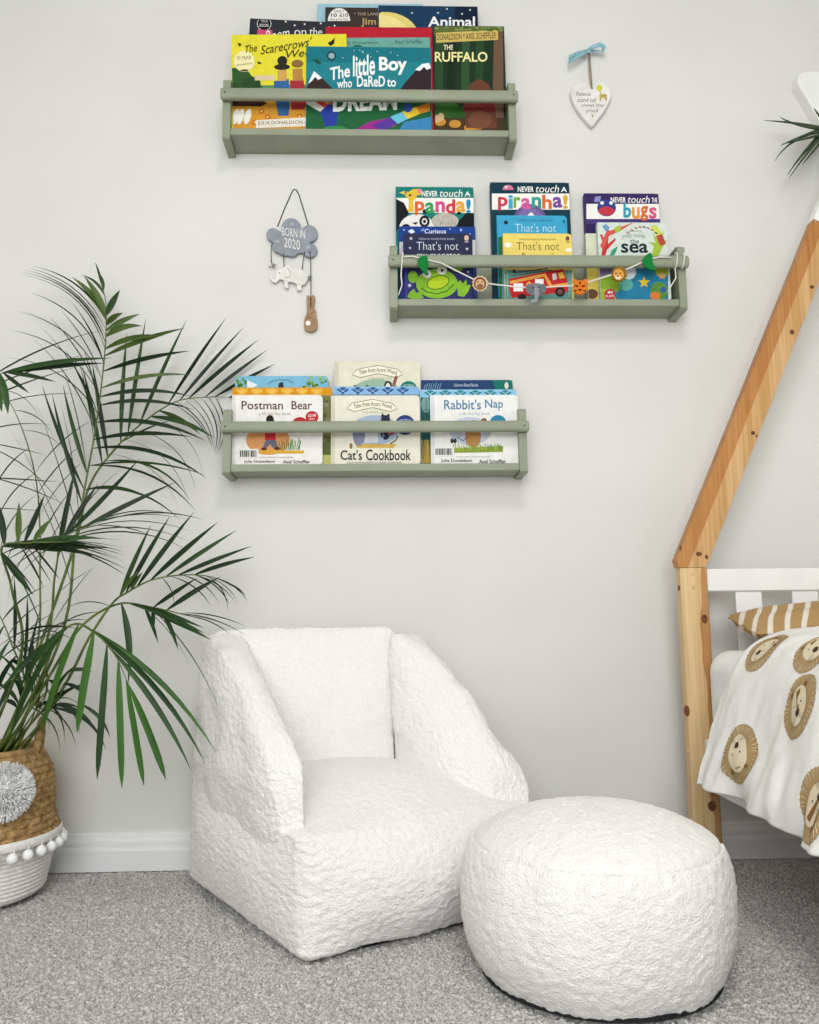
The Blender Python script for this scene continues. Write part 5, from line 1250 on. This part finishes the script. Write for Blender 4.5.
# ================================================================== hanging plaques
def outline(pts, o, Y): return [((PY(x, y, Y)-o).x, (PY(x, y, Y)-o).z) for x, y in pts]
def smooth(pts, n=4):
    r = []; m_ = len(pts)
    for i in range(m_):
        p0, p1, p2, p3 = pts[i-1], pts[i], pts[(i+1) % m_], pts[(i+2) % m_]
        for k in range(n):
            t = k/n; r.append(tuple(0.5*(2*p1[a]+(p2[a]-p0[a])*t+(2*p0[a]-5*p1[a]+4*p2[a]-p3[a])*t*t+(3*p1[a]-p0[a]-3*p2[a]+p3[a])*t**3) for a in (0, 1)))
    return r
def cloud_mobile():
    Y = -0.010
    t = empty('cloud_plaque', PY(293, 240, 0), 'grey wooden cloud birth plaque with hanging elephant and bunny', 'wall plaque'); o = Vector(t.location)
    GREY = noisemat('grey_wood', '878d96', '959aa2', 40, rough=0.7); WH = noisemat('whitewashed_wood', 'd8d6d0', 'e8e6e0', 40, rough=0.7); TAN = noisemat('pale_wood', '967656', 'aa8a6a', 40, rough=0.6); STR = M('5a5652', 0.9, 0.1)
    circles = [(273, 234.5, 6.8), (291, 227.5, 9.6), (309, 233.5, 8.6), (285, 247, 8.5), (299, 243, 10), (310, 250, 7.2), (276, 240, 5), (292, 240, 10), (292, 250, 6.5), (279.5, 246, 7)]
    cx, cy = 293, 240; poly = []
    for k in range(120):
        a = 2*pi*k/120; dx, dy = cos(a), sin(a); best = 0
        for x, y, r in circles:
            fx, fy = x-cx, y-cy; bq = fx*dx+fy*dy; disc = bq*bq-(fx*fx+fy*fy-r*r)
            if disc >= 0: best = max(best, bq+disc**0.5)
        poly.append((cx+dx*best, cy+dy*best))
    b = MB(); b.extrude(outline(poly, o, Y), Y, Y+0.008, GREY, bev=0.0012)
    cl = b.build('cloud', t)
    p = Print(o, Y); p.T('BORN IN', 282, 228.5, 305, 237, 'e2e2e0', tilt=3).T('2020', 284, 239, 300, 248.5, 'e2e2e0', tilt=3)
    for x, y in ((277, 241), (308, 247), (292, 224)):
        for k in range(3): p.L([(x-2, y+k), (x, y-1.5+k), (x+2, y+k)], 0.4, 'c8ccd0')
    pr = p.done(cl, 'painted_lettering')
    for x, y in ((272.5, 243.5), (284, 253.5), (304, 252), (309.5, 252)):
        b = MB(); c = PY(x, y, Y)-o; b.extrude([(c.x+0.0014*cos(k*pi/4), c.z+0.0014*sin(k*pi/4)) for k in range(8)], Y-0.0003, Y+0.001, M('33302e')); b.build('string_hole', cl)
    def string(pts, r=0.0011, dy=0.0, name='string'):
        b = MB(); b.tube([PY(x, y, Y+dy)-o for x, y in pts], r, STR, 6); b.build(name, t, True)
    string([(277.5, 226.5), (284, 210), (292, 192), (294, 189.3), (296.5, 190), (299, 195), (304, 211), (308.5, 226)], 0.0014, 0.009, 'hanging_cord')
    string([(271.5, 244), (271, 253), (271.5, 263.5)]); string([(283.5, 253.5), (284.2, 267)]); string([(304.5, 252), (303, 262), (302, 270)]); string([(310, 252), (310.8, 266), (310.8, 277)]); string([(310.8, 277), (311, 290), (310.5, 306)])
    el = smooth([(276, 275), (278, 270), (283, 267.5), (287, 265), (291, 265.5), (295, 268), (302, 269.5), (307, 273), (308, 278), (305, 284), (301.5, 285), (301.5, 290), (297, 289.5), (296.5, 284), (290, 281.5), (288, 283), (288.5, 288), (284.5, 287), (284, 281), (280, 279), (278.5, 280), (276, 282.5), (271.5, 281), (269.5, 276), (271, 275.5), (273, 278.5), (275.5, 278.5)], 3)
    b = MB(); b.extrude(outline(el, o, Y), Y, Y+0.005, WH, bev=0.0006); e = b.build('elephant', t)
    p = Print(o, Y); p.L([(287, 268), (291, 272), (289, 278), (285, 277)], 0.5, '9a968e').E(279.5, 273, 0.6, 0.7, '3a3630', 8).L([(284.5, 281), (288, 281)], 0.4, '9a968e').L([(297, 284), (301, 284.5)], 0.4, '9a968e'); p.done(e, 'painted_line')
    for x, y, c in ((273.5, 265, '8a8478'), (270, 264.5, 'dad6cc'), (309.3, 277.5, '7c8486')):
        b = MB(); b.extrude(outline([(x+(2.6 if k % 2 == 0 else 1.2)*sin(pi*k/5), y-(2.6 if k % 2 == 0 else 1.2)*cos(pi*k/5)) for k in range(10)], o, Y), Y, Y+0.003, M(c)); b.build('star', t)
    bn = smooth([(307, 309), (306.5, 297), (308, 295), (310, 297), (310.3, 304), (311, 304), (311.5, 296), (313.5, 295), (315, 298), (314, 307), (316, 311), (316, 315), (317.5, 322), (316.5, 329), (311, 331.5), (305.5, 330), (304, 324), (305, 317), (306.5, 314)], 3)
    b = MB(); b.extrude(outline(bn, o, Y), Y, Y+0.007, TAN, bev=0.0008); bu = b.build('bunny', t)
    b = MB(); c = PY(308.2, 323.5, Y)-o; b.ball((c.x, c.y-0.001, c.z), 0.0062, MAT_POM, 12, 8, (1, 0.5, 1)); b.build('bunny_tail', bu, True)
    p = Print(o, Y); p.L([(308, 316), (311, 313.5), (314, 311.5)], 0.6, '5a3a24').L([(307.5, 318), (311, 317)], 0.6, '5a3a24').L([(311, 305), (310.5, 309)], 0.6, '5a3a24').L([(305.5, 320), (309, 317.5), (313, 319), (315, 323)], 0.4, '6a4830'); p.done(bu, 'burnt_line')
cloud_mobile()

def heart_plaque():
    Y = -0.014
    t = empty('heart_plaque', PY(590, 100, 0), 'white wooden heart plaque hanging from a pale blue ribbon bow', 'wall plaque'); o = Vector(t.location)
    WH = noisemat('white_wood', 'dcdad6', 'eae8e4', 30, rough=0.7)
    pts = smooth([(592, 126), (585, 119), (577, 109), (571.5, 98), (571, 91), (574, 85), (580, 82), (586.5, 83), (591, 87), (595, 83.5), (601, 82), (607, 85), (611, 92), (610.5, 99), (605, 110), (598, 119)], 3)
    b = MB(); b.extrude(outline(pts, o, Y), Y, Y+0.012, WH, bev=0.0018); h = b.build('heart', t)
    p = Print(o, Y); c = '6c6a68'
    p.T('Florence', 576, 92, 590.5, 96, c, shear=0.15).T('stand tall', 577.5, 98, 596, 102, c, shear=0.15).T('always stay', 581.5, 103.5, 604, 107.5, c, shear=0.15).T('proud', 586, 109, 598, 113.5, c, shear=0.15)
    p.G([(591, 115.5), (592.5, 114.5), (594, 115.5), (592.5, 117.5)], 'a89a6a').E(599.5, 88, 3.2, 3.2, 'd2cf4e', 12).L([(600, 91), (601, 95)], 1.0, 'b09a4a').G([(599.5, 95), (604, 93.5), (607, 95), (607, 101), (605.5, 101), (605, 98), (601.5, 98), (601, 101), (599.5, 101)], 'c2ab62')
    for x, y in ((602, 96), (605, 96), (606, 99)): p.E(x, y, 0.6, 0.6, '7a6230', 6)
    p.E(592, 88.3, 1.0, 1.0, '3a3634', 8); p.done(h, 'painted_print')
    TW = M('9a8476', 0.9, 0.1); b = MB()
    b.tube([PY(592, 88.3, Y-0.001)-o, PY(590, 80, Y-0.001)-o, PY(589, 66, Y)-o, PY(588.5, 52, Y)-o], 0.0013, TW, 6); b.tube([PY(592, 88.3, Y-0.001)-o, PY(591.5, 78, Y)-o, PY(590.5, 66, Y)-o, PY(589.5, 52, Y)-o], 0.0013, TW, 6); b.build('twine', t, True)
    RB = noisemat('blue_ribbon', '7fb0bc', '97c2cb', 60, rough=0.6)
    def ribbon(pts, w, name):
        v = []; n = len(pts)
        for i, (x, y, dy, tw) in enumerate(pts):
            q = PY(x, y, Y+dy)-o; x2, y2 = pts[min(i+1, n-1)][:2]; x1, y1 = pts[max(i-1, 0)][:2]
            tx = Vector((x2-x1, 0, -(y2-y1))).normalized(); nn = Vector((-tx.z, 0, tx.x)); d = nn*cos(tw)+Vector((0, -1, 0))*sin(tw)
            v += [q+d*w/2, q-d*w/2]
        fs = [(2*i, 2*i+1, 2*i+3, 2*i+2) for i in range(n-1)]
        ob = mesh_obj(name, v, fs, RB, t, True); sm = ob.modifiers.new('thickness', 'SOLIDIFY'); sm.thickness = 0.0006; return ob
    ribbon([(588, 51, -0.004, 0.3), (594, 46.5, -0.008, 0.5), (600, 44.5, -0.011, 0.3), (604, 47, -0.012, 0.5), (603, 51.5, -0.006, 0.9), (597, 51, 0.0, 0.5), (589, 51, 0.002, 0.4)], 0.010, 'ribbon_loop')
    ribbon([(588, 51, -0.004, 0.4), (581, 54, -0.009, 0.2), (574, 58.5, -0.011, 0.4), (568.5, 63, -0.01, 0.8), (570, 57, -0.004, 0.6), (578, 53.5, 0.002, 0.4), (588, 51.5, 0.002, 0.3)], 0.010, 'ribbon_loop')
    b = MB(); c = PY(589, 51.5, Y-0.006)-o; b.ball(c, 0.0055, RB, 10, 7, (1.1, 0.7, 0.9)); b.build('knot', t, True)
heart_plaque()

def wall_planter():
    Y = -0.030
    pts = [(797.5, 79), (799, 74.5), (804, 71.5), (812, 71), (850, 71), (872, 71.5), (877, 74.5), (878, 80), (874, 88), (848, 134), (842, 139.5), (834, 139.5), (828, 134), (803, 92), (798.5, 84)]
    o = PY(838, 105, 0)
    b = MB(); b.extrude(outline(smooth(pts, 3), o, Y), Y, -0.0005, MAT_WHITEPAINT, bev=0.002)
    ob = b.build('wall_planter', loc=o); tag(ob, 'white rounded triangular planter block on the wall above the bed', 'wall planter')
    t = empty('air_plant', PY(831, 128, Y-0.02), 'spidery dark green air plant tucked against the white wall planter', 'plant'); o2 = Vector(t.location)
    AM = noisemat('air_plant_leaf', '2a3a2c', '46583c', 60, rough=0.55)
    specs = [((800, 122), (764, 120.5)), ((796, 128), (780, 117)), ((802, 129), (787, 120)), ((800, 136), (780, 146)), ((790, 134), (775, 161)), ((810, 138), (782, 144)), ((806, 148), (788, 174)), ((808, 150), (789, 178)), ((803, 150), (787, 176)), ((814, 150), (802, 165)), ((818, 116), (814, 108)), ((850, 128), (880, 118)), ((850, 134), (884, 140)), ((846, 142), (870, 170)), ((838, 146), (846, 182)), ((852, 122), (874, 104)), ((826, 148), (822, 178))]
    for k, (mid, end) in enumerate(specs):
        dy = random.uniform(-0.05, 0.012)
        p0 = PY(831+random.uniform(-3, 3), 128+random.uniform(-3, 3), Y-0.02); p1 = PY(*mid, Y-0.02+dy); p2 = PY(*end, Y-0.02+dy*0.8); pts = []
        for q in range(11): s = q/10; pts.append(p0*(1-s)**2+p1*2*s*(1-s)+p2*s*s-o2)
        b = MB(); b.tube(pts, [0.0042*(1-s/10)**0.8+0.0005 for s in range(11)], AM, 5); b.build('leaf', t, True)
    b = MB(); b.ball((0, 0, 0), 0.013, AM, 10, 7); b.build('leaf_base', t, True)
wall_planter()
